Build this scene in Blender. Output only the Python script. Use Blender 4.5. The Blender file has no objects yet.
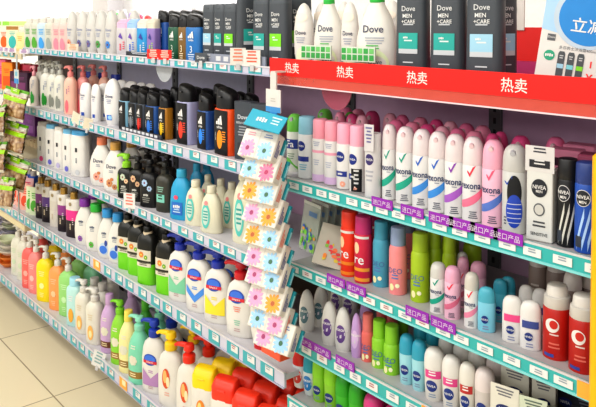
import bpy, math, random
from mathutils import Vector, Matrix
random.seed(7)
COL = bpy.context.scene.collection

# ------------------------------------------------------------------ camera geometry
CX, HX1, HX2, HY = 298.0, -295.0, 1150.0, 22.0
TILT = math.radians(2.0)
FPX = math.sqrt((CX-HX1)*(HX2-CX))*math.cos(TILT)
CY = HY+FPX*math.tan(TILT)
YAW = math.atan((HX2-CX)*math.cos(TILT)/FPX)
EYE = Vector((0, -1.15, 1.5))
FW = Vector((-math.sin(YAW)*math.cos(TILT), math.cos(YAW)*math.cos(TILT), -math.sin(TILT)))
RT = Vector((math.cos(YAW), math.sin(YAW), 0))
UP = RT.cross(FW)
def proj(x, y, z):
    v = Vector((x, y, z))-EYE; w = v.dot(FW)
    return CX+FPX*v.dot(RT)/w, CY-FPX*v.dot(UP)/w
def atx(px, y, z):
    """world x (metres along the shelf run) of the spot seen at image column px"""
    lo, hi = -6.0, 1.2
    for _ in range(50):
        m = (lo+hi)/2
        if proj(m, y, z)[0] < px: lo = m
        else: hi = m
    return (lo+hi)/2

# ------------------------------------------------------------------ materials
MATS = {}
def M(hexc, rough=.38, metal=0.0, alpha=1.0, emit=0.0, vary=.05, trans=0.0, scale=40):
    key = (hexc, rough, metal, alpha, emit, vary, trans, scale)
    if key in MATS: return MATS[key]
    h = hexc.lstrip('#'); c = [int(h[i:i+2], 16)/255 for i in (0, 2, 4)]
    c = [(v/12.92 if v <= .04045 else ((v+.055)/1.055)**2.4) for v in c]
    if min(c) > .6 and not emit: c = [c[0]*.80, c[1]*.785, c[2]*.76]
    m = bpy.data.materials.new('paint_'+h); m.use_nodes = True
    nt = m.node_tree; b = nt.nodes['Principled BSDF']
    tex = nt.nodes.new('ShaderNodeTexNoise'); tex.inputs['Scale'].default_value = scale; tex.inputs['Detail'].default_value = 1
    tc = nt.nodes.new('ShaderNodeTexCoord'); nt.links.new(tc.outputs['Object'], tex.inputs['Vector'])
    mx = nt.nodes.new('ShaderNodeMix'); mx.data_type = 'RGBA'
    mx.inputs['A'].default_value = [max(0, v*(1-vary)) for v in c]+[1]
    mx.inputs['B'].default_value = [min(1, v*(1+vary)) for v in c]+[1]
    nt.links.new(tex.outputs['Fac'], mx.inputs['Factor'])
    nt.links.new(mx.outputs['Result'], b.inputs['Base Color'])
    b.inputs['Roughness'].default_value = rough; b.inputs['Metallic'].default_value = metal
    b.inputs['Alpha'].default_value = alpha
    b.inputs['Transmission Weight'].default_value = trans
    if emit:
        b.inputs['Emission Color'].default_value = c+[1]; b.inputs['Emission Strength'].default_value = emit
    MATS[key] = m
    return m
def mm(x): return M(x) if isinstance(x, str) else x

# ------------------------------------------------------------------ mesh builder
TEXTS = {}
def text_mesh(s, bold=.0):
    k = (s, bold)
    if k not in TEXTS:
        cu = bpy.data.curves.new('lettering', 'FONT'); cu.body = s; cu.size = 1
        cu.resolution_u = 2; cu.offset = bold; cu.align_x = 'CENTER'; cu.align_y = 'CENTER'
        o = bpy.data.objects.new('lettering', cu); COL.objects.link(o)
        dg = bpy.context.evaluated_depsgraph_get()
        me = bpy.data.meshes.new_from_object(o.evaluated_get(dg))
        vs = [tuple(v.co) for v in me.vertices]; fs = [tuple(p.vertices) for p in me.polygons]
        bpy.data.objects.remove(o); bpy.data.meshes.remove(me); bpy.data.curves.remove(cu)
        if vs:
            ys = [v[1] for v in vs]; yc = (max(ys)+min(ys))/2; hh = max(ys)-min(ys)
            vs = [(v[0]/hh, (v[1]-yc)/hh) for v in vs]
        TEXTS[k] = (vs, fs)
    return TEXTS[k]

class B:
    def __init__(s): s.v = []; s.f = []; s.m = []; s.mats = []; s.secs = []; s.n = 2; s.sm = []
    def mi(s, m):
        m = mm(m)
        if m not in s.mats: s.mats.append(m)
        return s.mats.index(m)
    def face(s, idx, m, smooth=False): s.f.append(tuple(idx)); s.m.append(s.mi(m)); s.sm.append(smooth)
    def loft(s, secs, m, n=2.0, seg=20, zones=None, cap0=True, cap1=True):
        """secs: (z, rx, ry[, cx, cy]); superellipse cross-sections of exponent n"""
        base = len(s.v)
        for q in secs:
            z, rx, ry = q[:3]; cx = q[3] if len(q) > 3 else 0; cy = q[4] if len(q) > 4 else 0
            for k in range(seg):
                t = 2*math.pi*(k+.5)/seg; c, d = math.cos(t), math.sin(t)
                s.v.append((cx+rx*math.copysign(abs(c)**(2/n), c), cy+ry*math.copysign(abs(d)**(2/n), d), z))
        for i in range(len(secs)-1):
            zc = (secs[i][0]+secs[i+1][0])/2; mat = m
            if zones:
                for zt, zm in zones:
                    if zc <= zt: mat = zm; break
            for k in range(seg):
                a = base+i*seg+k; b = base+i*seg+(k+1) % seg
                s.face((a, b, b+seg, a+seg), mat, True)
        top = m
        if zones: top = zones[-1][1]
        if cap0: s.face([base+k for k in range(seg)][::-1], zones[0][1] if zones else m)
        if cap1: s.face([base+(len(secs)-1)*seg+k for k in range(seg)], top)
        return s
    def body(s, secs, m, n=2.0, **k):
        s.secs = secs; s.n = n; return s.loft(secs, m, n, **k)
    def box(s, x0, x1, y0, y1, z0, z1, m, bev=0.0):
        if bev > 0:
            o = s; b = bev
            pts = lambda x0, x1, y0, y1, z: [(x0, y0, z), (x1, y0, z), (x1, y1, z), (x0, y1, z)]
            rings = []
            for z, i in ((z0, b), (z0+b, 0), (z1-b, 0), (z1, b)):
                xa, xb, ya, yb = x0+i, x1-i, y0+i, y1-i
                c = b*.9 if i == 0 else b*.5
                rings.append([(xa+c, ya, z), (xb-c, ya, z), (xb, ya+c, z), (xb, yb-c, z), (xb-c, yb, z), (xa+c, yb, z), (xa, yb-c, z), (xa, ya+c, z)])
            base = len(s.v)
            for r in rings: s.v += r
            for i in range(3):
                for k in range(8):
                    a = base+i*8+k; bb = base+i*8+(k+1) % 8
                    s.face((a, bb, bb+8, a+8), m)
            s.face([base+k for k in range(8)][::-1], m); s.face([base+24+k for k in range(8)], m)
            return s
        a = len(s.v)
        s.v += [(x0, y0, z0), (x1, y0, z0), (x1, y1, z0), (x0, y1, z0), (x0, y0, z1), (x1, y0, z1), (x1, y1, z1), (x0, y1, z1)]
        for q in ((0, 3, 2, 1), (4, 5, 6, 7), (0, 1, 5, 4), (1, 2, 6, 5), (2, 3, 7, 6), (3, 0, 4, 7)): s.face([a+i for i in q], m)
        return s
    def tube(s, pts, rs, m, seg=10):
        base = len(s.v); P = [Vector(p) for p in pts]
        for i, p in enumerate(P):
            t = (P[min(i+1, len(P)-1)]-P[max(i-1, 0)]).normalized()
            a = t.cross(Vector((0, 0, 1)) if abs(t.z) < .9 else Vector((1, 0, 0))).normalized(); b = t.cross(a)
            r = rs[i] if isinstance(rs, (list, tuple)) else rs
            for k in range(seg):
                w = 2*math.pi*k/seg; s.v.append(tuple(p+a*r*math.cos(w)+b*r*math.sin(w)))
        for i in range(len(P)-1):
            for k in range(seg):
                a = base+i*seg+k; b = base+i*seg+(k+1) % seg; s.face((a, a+seg, b+seg, b), m, True)
        s.face([base+k for k in range(seg)], m); s.face([base+(len(P)-1)*seg+k for k in range(seg)][::-1], m)
        return s
    def surf(s, u, v, off):
        S = s.secs
        for i in range(len(S)-1):
            if S[i][0] <= v <= S[i+1][0] or i == len(S)-2:
                d = S[i+1][0]-S[i][0]; t = 0 if d < 1e-9 else (v-S[i][0])/d
                t = max(0, min(1, t)); rx = S[i][1]+t*(S[i+1][1]-S[i][1]); ry = S[i][2]+t*(S[i+1][2]-S[i][2]); break
        if s.n > 2.25 or ry < .75*rx:
            a = min(.97, abs(u/rx)); y = -ry*(1-a**s.n)**(1/s.n)
            return (max(-rx*.97, min(rx*.97, u)), y-off-.0006*(1+3*a*a), v)
        r = (rx+ry)/2; th = u/r
        return ((rx+off)*math.sin(th), -(ry+off)*math.cos(th), v)
    def poly2(s, pts, faces, m, off):
        a = len(s.v); s.v += [s.surf(p[0], p[1], off) for p in pts]
        for q in faces: s.face([a+i for i in q], m)
    def strip(s, rows, m, off=.0004):
        """rows of (u, v_low, v_high)"""
        pts = []; N = 3
        for u, a, b in rows: pts += [(u, a+(b-a)*k/N) for k in range(N+1)]
        w = N+1
        s.poly2(pts, [(i*w+k, (i+1)*w+k, (i+1)*w+k+1, i*w+k+1) for i in range(len(rows)-1) for k in range(N)], m, off)
    def quad(s, pts, m, off=.0009): s.poly2(pts, [tuple(range(len(pts)))], m, off)
    def rect(s, u0, u1, v0, v1, m, off=.0004, nu=8): s.strip([(u0+(u1-u0)*i/nu, v0, v1) for i in range(nu+1)], m, off)
    def ell(s, cu, cv, ru, rv, m, off=.0006, n=16):
        rows = []
        for i in range(n+1):
            t = -math.cos(math.pi*i/n); h = math.sqrt(max(0, 1-t*t)); rows.append((cu+ru*t, cv-rv*h, cv+rv*h))
        s.strip(rows, m, off)
    def flower(s, cu, cv, r, m, core='#7a2a3a', off=.0006):
        if r > .02:  # daisy with narrow radiating petals
            for k in range(12):
                t = 2*math.pi*(k+.3)/12; c, d = math.cos(t), math.sin(t); q = r*(.85+.15*((k*7) % 3)/2)
                s.poly2([(cu+a*q*c-b*q*d, cv+a*q*d+b*q*c) for a, b in ((.12, 0), (.5, -.15), (.85, -.14), (1, 0), (.85, .14), (.5, .15))], [(0, 1, 2, 3, 4, 5)], m, off+.00003*k)
            s.ell(cu, cv, r*.22, r*.22, core, off+.0005, 8); return
        for k in range(7):
            t = 2*math.pi*k/7; s.ell(cu+r*.55*math.cos(t), cv+r*.55*math.sin(t), r*.36, r*.36, m, off+.00003*k, 8)
        s.ell(cu, cv, r*.25, r*.25, core, off+.0005, 8)
    def text(s, st, cu, cv, h, m, off=.0009, bold=.01, sx=1.0, vert=False):
        if st is None:  # small print too fine to read: a block of strokes
            w_ = h*2.4*sx
            for i in range(4):
                a_ = -w_/2+i*w_/4; e_ = a_+w_*.19
                if vert: s.rect(cu-h*.35, cu+h*.35, cv+a_, cv+e_, m, off, 3)
                else: s.rect(cu+a_, cu+e_, cv-h*(.42-.1*(i % 2)), cv+h*(.35+.08*(i % 3)), m, off, 2)
            return
        vs, fs = text_mesh(st, bold)
        if vert: pts = [(cu-v[1]*h, cv+v[0]*h*sx) for v in vs]
        else: pts = [(cu+v[0]*h*sx, cv+v[1]*h) for v in vs]
        s.poly2(pts, fs, m, off)
    def lines(s, cu, v0, w, k, pitch, m, off=.0007):
        r = random.Random(k*100+int(cu*1e4))
        for i in range(k):
            ww = w*(.6+.4*r.random()); s.rect(cu-ww/2, cu+ww/2, v0-i*pitch, v0-i*pitch+pitch*.45, m, off, 4)
    def dec(s, ds):
        for d in ds:
            getattr(s, d[0])(*d[1:-1] if isinstance(d[-1], dict) else d[1:], **(d[-1] if isinstance(d[-1], dict) else {}))
        return s
    def mesh(s, name):
        me = bpy.data.meshes.new(name); me.from_pydata(s.v, [], s.f)
        for m in s.mats: me.materials.append(m)
        me.polygons.foreach_set('material_index', s.m); me.polygons.foreach_set('use_smooth', s.sm)
        me.set_sharp_from_angle(angle=math.radians(40)); me.update()
        return me
    def obj(s, name, parent=None, loc=(0, 0, 0)):
        o = bpy.data.objects.new(name, s.mesh(name)); COL.objects.link(o); o.location = loc
        if parent: o.parent = parent
        return o

class Flat(B):
    """a builder whose decals lie on the vertical plane y = y0 (facing -y)"""
    def __init__(s, y0=0.0): super().__init__(); s.y0 = y0
    def surf(s, u, v, off): return (u, s.y0-off, v)

def decal_from(body, ds):
    b = B(); b.secs = body.secs; b.n = body.n; b.dec(ds); return b

# ------------------------------------------------------------------ product kinds
# a kind = dict(name, cat, parts=[(part_name, mesh, [(sub_name, mesh)])])
def tag(o, label=None, cat=None, group=None, kind=None):
    if label: o['label'] = label
    if cat: o['category'] = cat
    if group: o['group'] = group
    if kind: o['kind'] = kind
    return o
def body_secs(W, D, H, prof): return [(t*H, W/2*a, D/2*(b if b is not None else a)) for t, a, b in prof]
P = dict(
 rect=[(0, .88, .8), (.012, .97, .95), (.03, 1, 1), (.3, 1, 1), (.6, 1, 1), (.86, 1, 1), (.93, .93, .93), (.97, .75, .8), (1, .5, .62)],
 block=[(0, .9, .85), (.012, .98, .96), (.03, 1, 1), (.35, 1, 1), (.7, 1, 1), (.96, 1, 1), (.985, .97, .96), (1, .9, .88)],
 round=[(0, .9, .9), (.015, .98, .98), (.04, 1, 1), (.4, 1, 1), (.78, 1, 1), (.85, .95, .95), (.91, .82, .82), (.96, .58, .58), (.975, .42, .42), (1, .4, .4)],
 oval=[(0, .72, .8), (.015, .8, .9), (.06, .88, .97), (.2, .97, 1), (.38, 1, 1), (.55, .96, .97), (.7, .84, .88), (.82, .66, .74), (.92, .46, .58), (.97, .36, .52), (1, .34, .5)],
 egg=[(0, .5, .6), (.02, .58, .7), (.1, .74, .85), (.25, .92, .97), (.45, 1, 1), (.62, .98, .98), (.78, .86, .88), (.88, .68, .72), (.95, .45, .52), (.985, .25, .3), (1, .1, .12)],
 tottle=[(0, .82, .9), (.02, .86, .95), (.2, .9, 1), (.5, .97, .95), (.75, 1, .8), (.88, .93, .62), (.95, .78, .45), (.985, .55, .3), (1, .3, .14)],
 can=[(0, .92, .92), (.01, 1, 1), (.03, 1, 1), (.4, 1, 1), (.7, 1, 1), (.98, 1, 1), (1, .95, .95)],
 taper=[(0, .9, .9), (.015, .98, .98), (.04, 1, 1), (.4, .97, .97), (.7, .88, .88), (.84, .72, .72), (.93, .5, .5), (.97, .38, .38), (1, .36, .36)],
 stick=[(0, .88, .88), (.02, .97, .97), (.05, 1, 1), (.4, 1, 1), (.9, 1, 1), (1, .97, .97)],
 sfg=[(0, .82, .85), (.015, .9, .95), (.05, .96, 1), (.3, 1, 1), (.6, .99, 1), (.78, .9, .95), (.87, .78, .88), (.93, .56, .72), (.965, .36, .6), (1, .34, .58)],
)
def cap_part(kind, W, D, h, col, z0):
    b = B(); c = mm(col); sub = []
    r = W/2; q = D/2
    if kind == 'cyl': b.loft([(z0, r*.97, q*.97), (z0+h*.05, r, q), (z0+h*.9, r*.96, q*.96), (z0+h*.97, r*.9, q*.9), (z0+h, r*.75, q*.75)], c)
    elif kind == 'dome': b.loft([(z0, r, q), (z0+h*.35, r, q), (z0+h*.6, r*.95, q*.95), (z0+h*.8, r*.82, q*.82), (z0+h*.93, r*.6, q*.6), (z0+h*.985, r*.3, q*.3), (z0+h, r*.1, q*.1)], c)
    elif kind == 'spraycap':  # tall spray cap, soft shoulder, crowned
        b.loft([(z0, r*.98, q*.98), (z0+h*.03, r, q), (z0+h*.5, r*.96, q*.96), (z0+h*.68, r*.9, q*.9), (z0+h*.8, r*.8, q*.8), (z0+h*.92, r*.62, q*.62), (z0+h*.985, r*.42, q*.42), (z0+h, r*.3, q*.3)], c)
        n = B(); n.tube([(0, -r*.52, z0+h*.74), (0, -r*.98, z0+h*.70)], [r*.3, r*.22], M('#f4d6de' if str(col).startswith('#f') or str(col).startswith('#e') else '#b0b0b4'), 8); sub = [('spray_nozzle', n.mesh('spray_nozzle'))]
    elif kind == 'flip':  # black sports flip cap with a slanted top
        b.loft([(z0, r, q), (z0+h*.12, r*1.02, q*1.02), (z0+h*.55, r*1.0, q*1.0), (z0+h*.8, r*.94, q*.94, -r*.02), (z0+h*.93, r*.8, q*.85, -r*.08), (z0+h, r*.6, q*.6, -r*.12)], c, n=2.6)
        n = B(); n.tube([(-r*.2, -q*1.08, z0+h*.62), (r*.2, -q*1.08, z0+h*.62)], h*.05, M('#2a2a2c'), 6); sub = [('lid_tab', n.mesh('lid_tab'))]
        b.v = [(x, y, z+(max(0, z-z0-h*.3))*(-.17*x/r)) for x, y, z in b.v]
    elif kind == 'slab':  # wide flat flip-lid, as wide as the bottle
        b.loft([(z0, r, q), (z0+h*.1, r, q), (z0+h*.8, r*.97, q*.97), (z0+h*.95, r*.92, q*.9), (z0+h, r*.82, q*.8)], c, n=3.2)
        n = B(); n.tube([(-r*.25, -q*1.0, z0+h*.5), (r*.25, -q*1.0, z0+h*.5)], h*.07, c, 6); sub = [('lid_tab', n.mesh('lid_tab'))]
    elif kind == 'gold': b.loft([(z0, r, q), (z0+h*.1, r*1.02, q*1.02), (z0+h*.85, r, q), (z0+h*.95, r*.93, q*.93), (z0+h, r*.8, q*.8)], M(col, .25, .6))
    elif kind == 'wedge':  # squared flip lid with a slanted front
        b.loft([(z0, r, q), (z0+h*.1, r, q), (z0+h*.6, r, q), (z0+h*.9, r*.92, q*.7, 0, q*.25), (z0+h, r*.85, q*.5, 0, q*.35)], c, n=4)
        n = B(); n.tube([(-r*.3, -q*.98, z0+h*.55), (r*.3, -q*.98, z0+h*.55)], h*.06, c, 6); sub = [('lid_tab', n.mesh('lid_tab'))]
    elif kind == 'pump':   # collar, stem, head with a spout; h = whole pump
        b.loft([(z0, r*1.0, r*1.0), (z0+h*.04, r*1.06, r*1.06), (z0+h*.38, r*1.03, r*1.03), (z0+h*.44, r*.85, r*.85), (z0+h*.46, r*.4, r*.4), (z0+h*.66, r*.4, r*.4)], c, seg=16)
        b.loft([(z0+h*.62, r*.75, r*.75), (z0+h*.66, r*.88, r*.88), (z0+h*.9, r*.85, r*.85), (z0+h*.98, r*.7, r*.7), (z0+h, r*.4, r*.4)], c, seg=16)
        n = B(); n.tube([(-r*.3, 0, z0+h*.86), (-r*1.3, 0, z0+h*.88), (-r*2.3, 0, z0+h*.84), (-r*2.75, 0, z0+h*.74)], [r*.5, r*.42, r*.32, r*.26], c, 10)
        sub = [('nozzle', n.mesh('nozzle'))]
    return ('pump' if kind == 'pump' else 'cap', b.mesh('pump' if kind == 'pump' else 'cap'), sub)

def bottle(name, cat, W, D, Hb, prof, col, cap=None, dec=None, zones=None, n=2.0, extra=None, seg=20, bodyname='body', dn='label_print'):
    """cap = (kind, W, D, h, colour, z_overlap)"""
    b = B(); secs = body_secs(W, D, Hb, P[prof] if isinstance(prof, str) else prof)
    if zones:  # add rings at the zone edges so bands are crisp
        zs = [q[0] for q in secs]
        for zt, _ in zones[:-1]:
            if all(abs(zt-z) > 1e-4 for z in zs):
                for i in range(len(secs)-1):
                    if secs[i][0] < zt < secs[i+1][0]:
                        t = (zt-secs[i][0])/(secs[i+1][0]-secs[i][0])
                        secs.insert(i+1, (zt,)+tuple(secs[i][j]+t*(secs[i+1][j]-secs[i][j]) for j in (1, 2))); break
                zs = [q[0] for q in secs]
    b.body(secs, col, n, zones=zones, seg=seg)
    parts = [(bodyname, b.mesh(bodyname), [])]
    if dec: parts.append((dn, decal_from(b, dec).mesh(dn), []))
    if cap:
        k, cw, cd, ch, cc = cap[:5]; parts.append(cap_part(k, cw, cd, ch, cc, Hb-(cap[5] if len(cap) > 5 else .002)))
    if extra: parts += extra
    return dict(name=name, cat=cat, parts=parts, h=Hb, W=W, D=D, n=n)

PLACED = []
def put(kind, x, y, z, rz=0.0, desc='', shelf='', row='', group=None, ry=0.0, rx=0.0, label=None, grpkey=None):
    r = bpy.data.objects.new(kind['name'], None); COL.objects.link(r)
    r.empty_display_size = .02
    r.location = (x, y, z); r.rotation_euler = (rx, ry, rz)
    for pn, pm, subs in kind['parts']:
        o = bpy.data.objects.new(pn, pm); COL.objects.link(o); o.parent = r
        for sn, smh in subs:
            q = bpy.data.objects.new(sn, smh); COL.objects.link(q); q.parent = o
    r['category'] = kind['cat']
    if label: r['label'] = label
    PLACED.append(dict(o=r, desc=desc, shelf=shelf, row=row, x=x, y=y, label=label, cat=kind['cat'], W=kind.get('W', .06), D=kind.get('D', .04), n=kind.get('n', 4), rz=rz, z=z))
    return r

ZS = dict(L1=1.374, L2=1.101, L3=.849, L4=.574, L5=.194, R1=1.362, R2=1.093, R3=.876, R4=.686, R5=.519)
SH = dict(L1='top left shelf', L2='second left shelf', L3='third left shelf', L4='fourth left shelf', L5='bottom left shelf',
          R1='top right shelf', R2='second right shelf', R3='third right shelf', R4='fourth right shelf', R5='bottom right shelf')
def row(sh, kind, pxs, desc, d=.05, rz=0.0, rows=1, dy=.07, jit=4, dz=0.0, dxb=0.0):
    z = ZS[sh]+dz
    for px in pxs:
        x = atx(px, d, z)
        for k in range(rows):
            put(kind, x+dxb*k+(random.uniform(-.003, .003) if k else 0), d+k*dy, z, math.radians(rz+random.uniform(-jit, jit)),
                desc, SH[sh], '' if k == 0 else 'back row' if k == rows-1 else 'second row' if k == 1 else 'third row')

W_ = '#f4f2ee'; CR = '#f3eedd'; BK = '#141416'; INK = '#33343c'; GREY = '#8a8d96'

def shield(cu, cv, s):
    return [('ell', cu, cv, s, s*.75, '#2a4fae', .0005), ('ell', cu, cv+s*.1, s*.8, s*.5, '#3f74d8', .0008),
            ('rect', cu-s*1.05, cu+s*1.05, cv-s*.5, cv-s*.12, '#d42a3a', .0011), ('text', 'Safeguard', cu, cv-s*.31, s*.26, '#ffffff', .0014)]
def adimark(cu, cv, s, m='#ffffff'):
    d = []
    for k in range(3):
        u0 = cu-s*.55+k*s*.36; h = s*(.35+.28*k)
        sl = h*.5; d.append(('quad', [(u0, cv), (u0+s*.27, cv), (u0+s*.27-sl*.55+s*.1, cv+h*.95), (u0-sl*.55+s*.1, cv+h*.78)], m, .0009))
    return d+[('text', 'adidas', cu, cv-s*.22, s*.26, m)]
K = {}
# --- top left shelf
for nm, c in dict(green='#3d9a3a', lime='#58a832', blue='#3f9fe0', grey='#9aa39a', pink='#f08c9c').items():
    bc = {'blue': '#cfe6f2', 'pink': '#f6d2cc'}.get(nm, '#dcddd0')
    K['leaf_'+nm] = bottle('lotion_bottle', 'bottle', .068, .032, .124, 'rect', bc, ('slab', .04, .022, .022, '#d4d0c6'), n=2.6,
        dec=[('ell', -.004, .03, .013, .026, c, .0005), ('ell', .006, .022, .008, .018, c, .0008), ('lines', -.002, .09, .03, 4, .007, c)])
K['egg_plain'] = bottle('shower_gel_bottle', 'bottle', .088, .05, .145, 'egg', '#fbfaf7', ('cyl', .046, .03, .02, '#f2f0ec', .143), n=2.0,
    dec=[('text', 'Dove', 0, .08, .010, '#7f86a8'), ('lines', 0, .065, .03, 3, .006, '#8f94a8'), ('flower', .008, .03, .012, '#d9b08c')])
def eggk(c): return bottle('shower_gel_bottle', 'bottle', .07, .042, .172, 'egg', '#dfdedb', ('cyl', .044, .03, .014, '#dcdad6', .172), n=2.0,
    dec=[('text', 'Dove', 0, .095, .011, '#7f86a8'), ('lines', 0, .08, .03, 3, .006, '#9a9fb4'), ('flower', -.004, .038, .017, c)])
K['egg_peach'] = eggk('#e59a7a'); K['egg_lilac'] = eggk('#6a6a9a'); K['egg_green'] = eggk('#4c9a4c'); K['egg_blue'] = eggk('#3d86d0')
def flipk(body, cap, tri, txt, tc):
    return bottle('body_wash_bottle', 'bottle', .066, .045, .105, 'block', body, ('wedge', .062, .042, .034, cap), n=4,
        dec=[('strip', [(-.012, .07, .07), (0, .066, .086), (.012, .062, .068)], tri, .0006)]+[('text', None, 0, .034, .012, tc, .0009, .02, .9, True), ('lines', .018, .05, .012, 4, .008, tc)])
K['flip_pink'] = flipk('#d8d4da', '#f2b4cf', '#6a4aa8', 'WHITE', '#e0405a'); K['flip_skyblue'] = flipk('#d8dade', '#9cc0ee', '#6a4aa8', 'care', '#3a6ad0')
K['flip_blue'] = flipk('#2d95cf', '#f4f0e6', '#3f3f9a', 'fresh', '#e8f4ff'); K['flip_purple'] = flipk('#8d74b4', '#f1ead8', '#3f3f8a', 'relax', '#a6d83a')
def adik(body, W=.072, D=.044, H=.11, acc='#ffffff', lab=None, ch=.042, name='shower_gel_bottle', cap='#17171a'):
    d = []
    if lab: d += [('rect', -W*.42, W*.36, H*.04, H*.92, lab, .0004)]
    d += adimark(0, H*.68, W*.36)+[('text', '3', 0, H*.36, H*.2, acc), ('lines', 0, H*.2, W*.5, 3, .007, acc)]
    if lab: d += [('ell', 0, H*.42, W*.16, H*.13, acc, .0006)]
    return bottle(name, 'bottle', W, D, H, 'block', body, ('flip', W*.92, D*.94, ch, cap), n=3.4, dec=d)
K['adi_blue'] = adik('#2456a0', acc='#cfe4ff', H=.125); K['adi_green'] = adik('#17553c', acc='#d8e8dc'); K['adi_bronze'] = adik('#7d5c2a', acc='#f0e0bc', W=.06)
K['adi_sky'] = adik('#1f6fb4', acc='#e6f2ff')
def menk(W, D, H, c, band='#c4c9cc'):
    return bottle('shower_gel_bottle', 'bottle', W, D, H*.86, [(0, .94, .9), (.01, 1, 1), (.3, 1, 1), (.9, .97, .97), (1, .96, .95)], '#454a50', ('slab', W*.95, D*.94, H*.14, '#4d5359', .001), n=3.2,
        dec=[('text', 'Dove', 0, H*.735, H*.05, '#e8ebee'), ('text', 'MEN', -W*.03, H*.665, H*.038, '#f2f4f5', .0009, .015), ('text', '+CARE', 0, H*.61, H*.036, '#f2f4f5', .0009, .015), ('lines', 0, H*.575, W*.5, 1, H*.03, '#b8bcc0'),
             ('rect', -W*.32, W*.30, H*.345, H*.50, c, .0005), ('rect', -W*.32, W*.30, H*.30, H*.345, band, .0005), ('text', None, -W*.08, H*.455, H*.022, '#ffffff', .0011), ('lines', 0, H*.42, W*.4, 1, H*.03, '#eaf6f6'), ('lines', 0, H*.21, W*.5, 1, .006, '#c9ced2')])
LB, TE, LI = '#9cc8dc', '#2ba79c', '#7ed321'
for s_, (w, d, h) in dict(s=(.056, .03, .17), m=(.064, .034, .182), l=(.078, .042, .228)).items():
    K['men_lb_'+s_] = menk(w, d, h, LB); K['men_te_'+s_] = menk(w, d, h, TE); K['men_li_'+s_] = menk(w, d, h, LI)
K['dove_slim'] = bottle('body_lotion_bottle', 'bottle', .06, .036, .178, 'egg', '#f3f0ec', ('cyl', .04, .028, .018, '#e9e4da', .178), dec=[('text', 'Dove', 0, .1, .011, '#3a3f5c'), ('lines', 0, .085, .035, 3, .006, '#a4a8b4'), ('ell', .0, .14, .02, .012, '#eadccb', .0004), ('ell', .004, .035, .018, .026, '#dfe9c8', .0005)])
K['dove_big'] = bottle('body_wash_bottle', 'bottle', .104, .06, .185, 'oval', '#f6f4ee', ('cyl', .036, .034, .03, '#35b44a'), n=2.2,
    dec=[('text', 'Dove', 0, .122, .017, '#3a3f5c', .0009, .01), ('lines', .005, .10, .05, 3, .006, '#a9adb6'), ('ell', .006, .04, .034, .034, '#dce9bd', .0005), ('ell', .008, .042, .026, .018, '#eef0ee', .0008), ('text', 'Dove', .008, .046, .011, '#52607a', .0011), ('lines', 0, .082, .05, 2, .006, '#56b457')])
gift = Flat(); gift.box(-.05, .05, -.004, .0, .0, .034, '#dfeede')
for i in range(6): gift.rect(-.049+i*.0165, -.049+i*.0165+.013, .003, .016, '#3aa04a', .0045, 1); gift.rect(-.049+i*.0165, -.049+i*.0165+.013, .019, .031, '#6fbf6a' if i % 2 else '#3aa04a', .0045, 1)
K['gift'] = dict(name='bundle_band', cat='band', parts=[('band', gift.mesh('band'), [])])
# --- second left shelf
def leafp(c, body, pump, H=.165):
    return bottle('pump_bottle', 'bottle', .062, .04, H, 'round', body, ('pump', .024, .024, .048, pump), n=2.4,
        dec=[('ell', -.004, .04, .010, .03, c, .0005), ('ell', .008, .035, .008, .022, c, .0008), ('text', None, 0, .095, .009, '#8f94a8', .0009, .01, 1, True), ('lines', .01, .12, .014, 4, .007, '#a2a6b4')])
K['lp_green'] = leafp('#2f9a3c', '#f2f1e8', '#dfe0d8'); K['lp_rose'] = leafp('#2f9a3c', '#f1e6dd', '#e59aa4', .145); K['lp_grey'] = leafp('#8d9086', '#efefe4', '#b3b3aa')
def pinkp(body, pump, W=.08, H=.165): return bottle('pump_bottle', 'bottle', W, .052, H, 'round', body, ('pump', .032, .032, .048, pump), n=2.4,
        dec=[('ell', -.008, .035, .013, .028, '#f0707c', .0005), ('text', None, -.006, .1, .010, '#8a6a8e', .0009, .01, 1, True), ('lines', .008, .12, .012, 4, .007, '#b08a9c')])
K['pinkp'] = pinkp('#ecb8a4', '#ea8f8a'); K['pinkp2'] = pinkp('#e79a96', '#e58280')
K['white_s'] = bottle('shampoo_bottle', 'bottle', .068, .044, .15, 'tottle', '#fbfafa', ('cyl', .05, .034, .012, '#eceaf0', .150), n=2.2,
    dec=[('text', 'Dove', 0, .1, .010, '#333a66'), ('lines', 0, .088, .03, 2, .006, '#8a90ac'), ('rect', -.004, .014, .016, .030, '#2f55b4', .0006, 4)])
K['white_t'] = bottle('shampoo_bottle', 'bottle', .082, .05, .182, 'egg', '#fcfbfb', ('cyl', .05, .036, .014, '#eceaf0', .182), n=2.2,
    dec=[('text', 'Dove', 0, .115, .012, '#333a66'), ('lines', 0, .1, .03, 3, .006, '#8a90ac'), ('rect', -.012, .012, .024, .044, '#2a6fd4', .0006, 4), ('ell', .004, .034, .01, .008, '#9cd0f4', .0009)])
K['blue_tube'] = bottle('conditioner_bottle', 'bottle', .075, .045, .155, 'oval', '#f2f3f8', ('slab', .06, .042, .028, '#2b3f9e', .03), n=2.4, dec=[('text', 'Dove', 0, .1, .01, '#333a66')])
def adig(body, acc, W=.066, D=.05, H=.108, ch=.045):
    return bottle('shower_gel_bottle', 'bottle', W, D, H, 'block', body, ('flip', W*.9, D*.92, ch, '#151517'), n=3.4,
        dec=[('rect', -W*.484, W*.40, .002, H*.97, '#141416', .0004, 14)]+adimark(0, H*.66, W*.36)+[('ell', 0, H*.34, W*.16, H*.2, acc, .0007), ('text', 'adidas', -W*.26, H*.4, .007, '#d8d8dc', .0009, .01, 1, True), ('lines', W*.24, H*.5, W*.2, 5, .007, acc)])
K['ag_sky'] = adig('#7fb0c8', '#202226'); K['ag_blk'] = adig('#38424e', '#7f868e'); K['ag_red'] = adig('#39404c', '#e8382c'); K['ag_blu'] = adig('#23559a', '#2f7ad8', W=.072)
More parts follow.
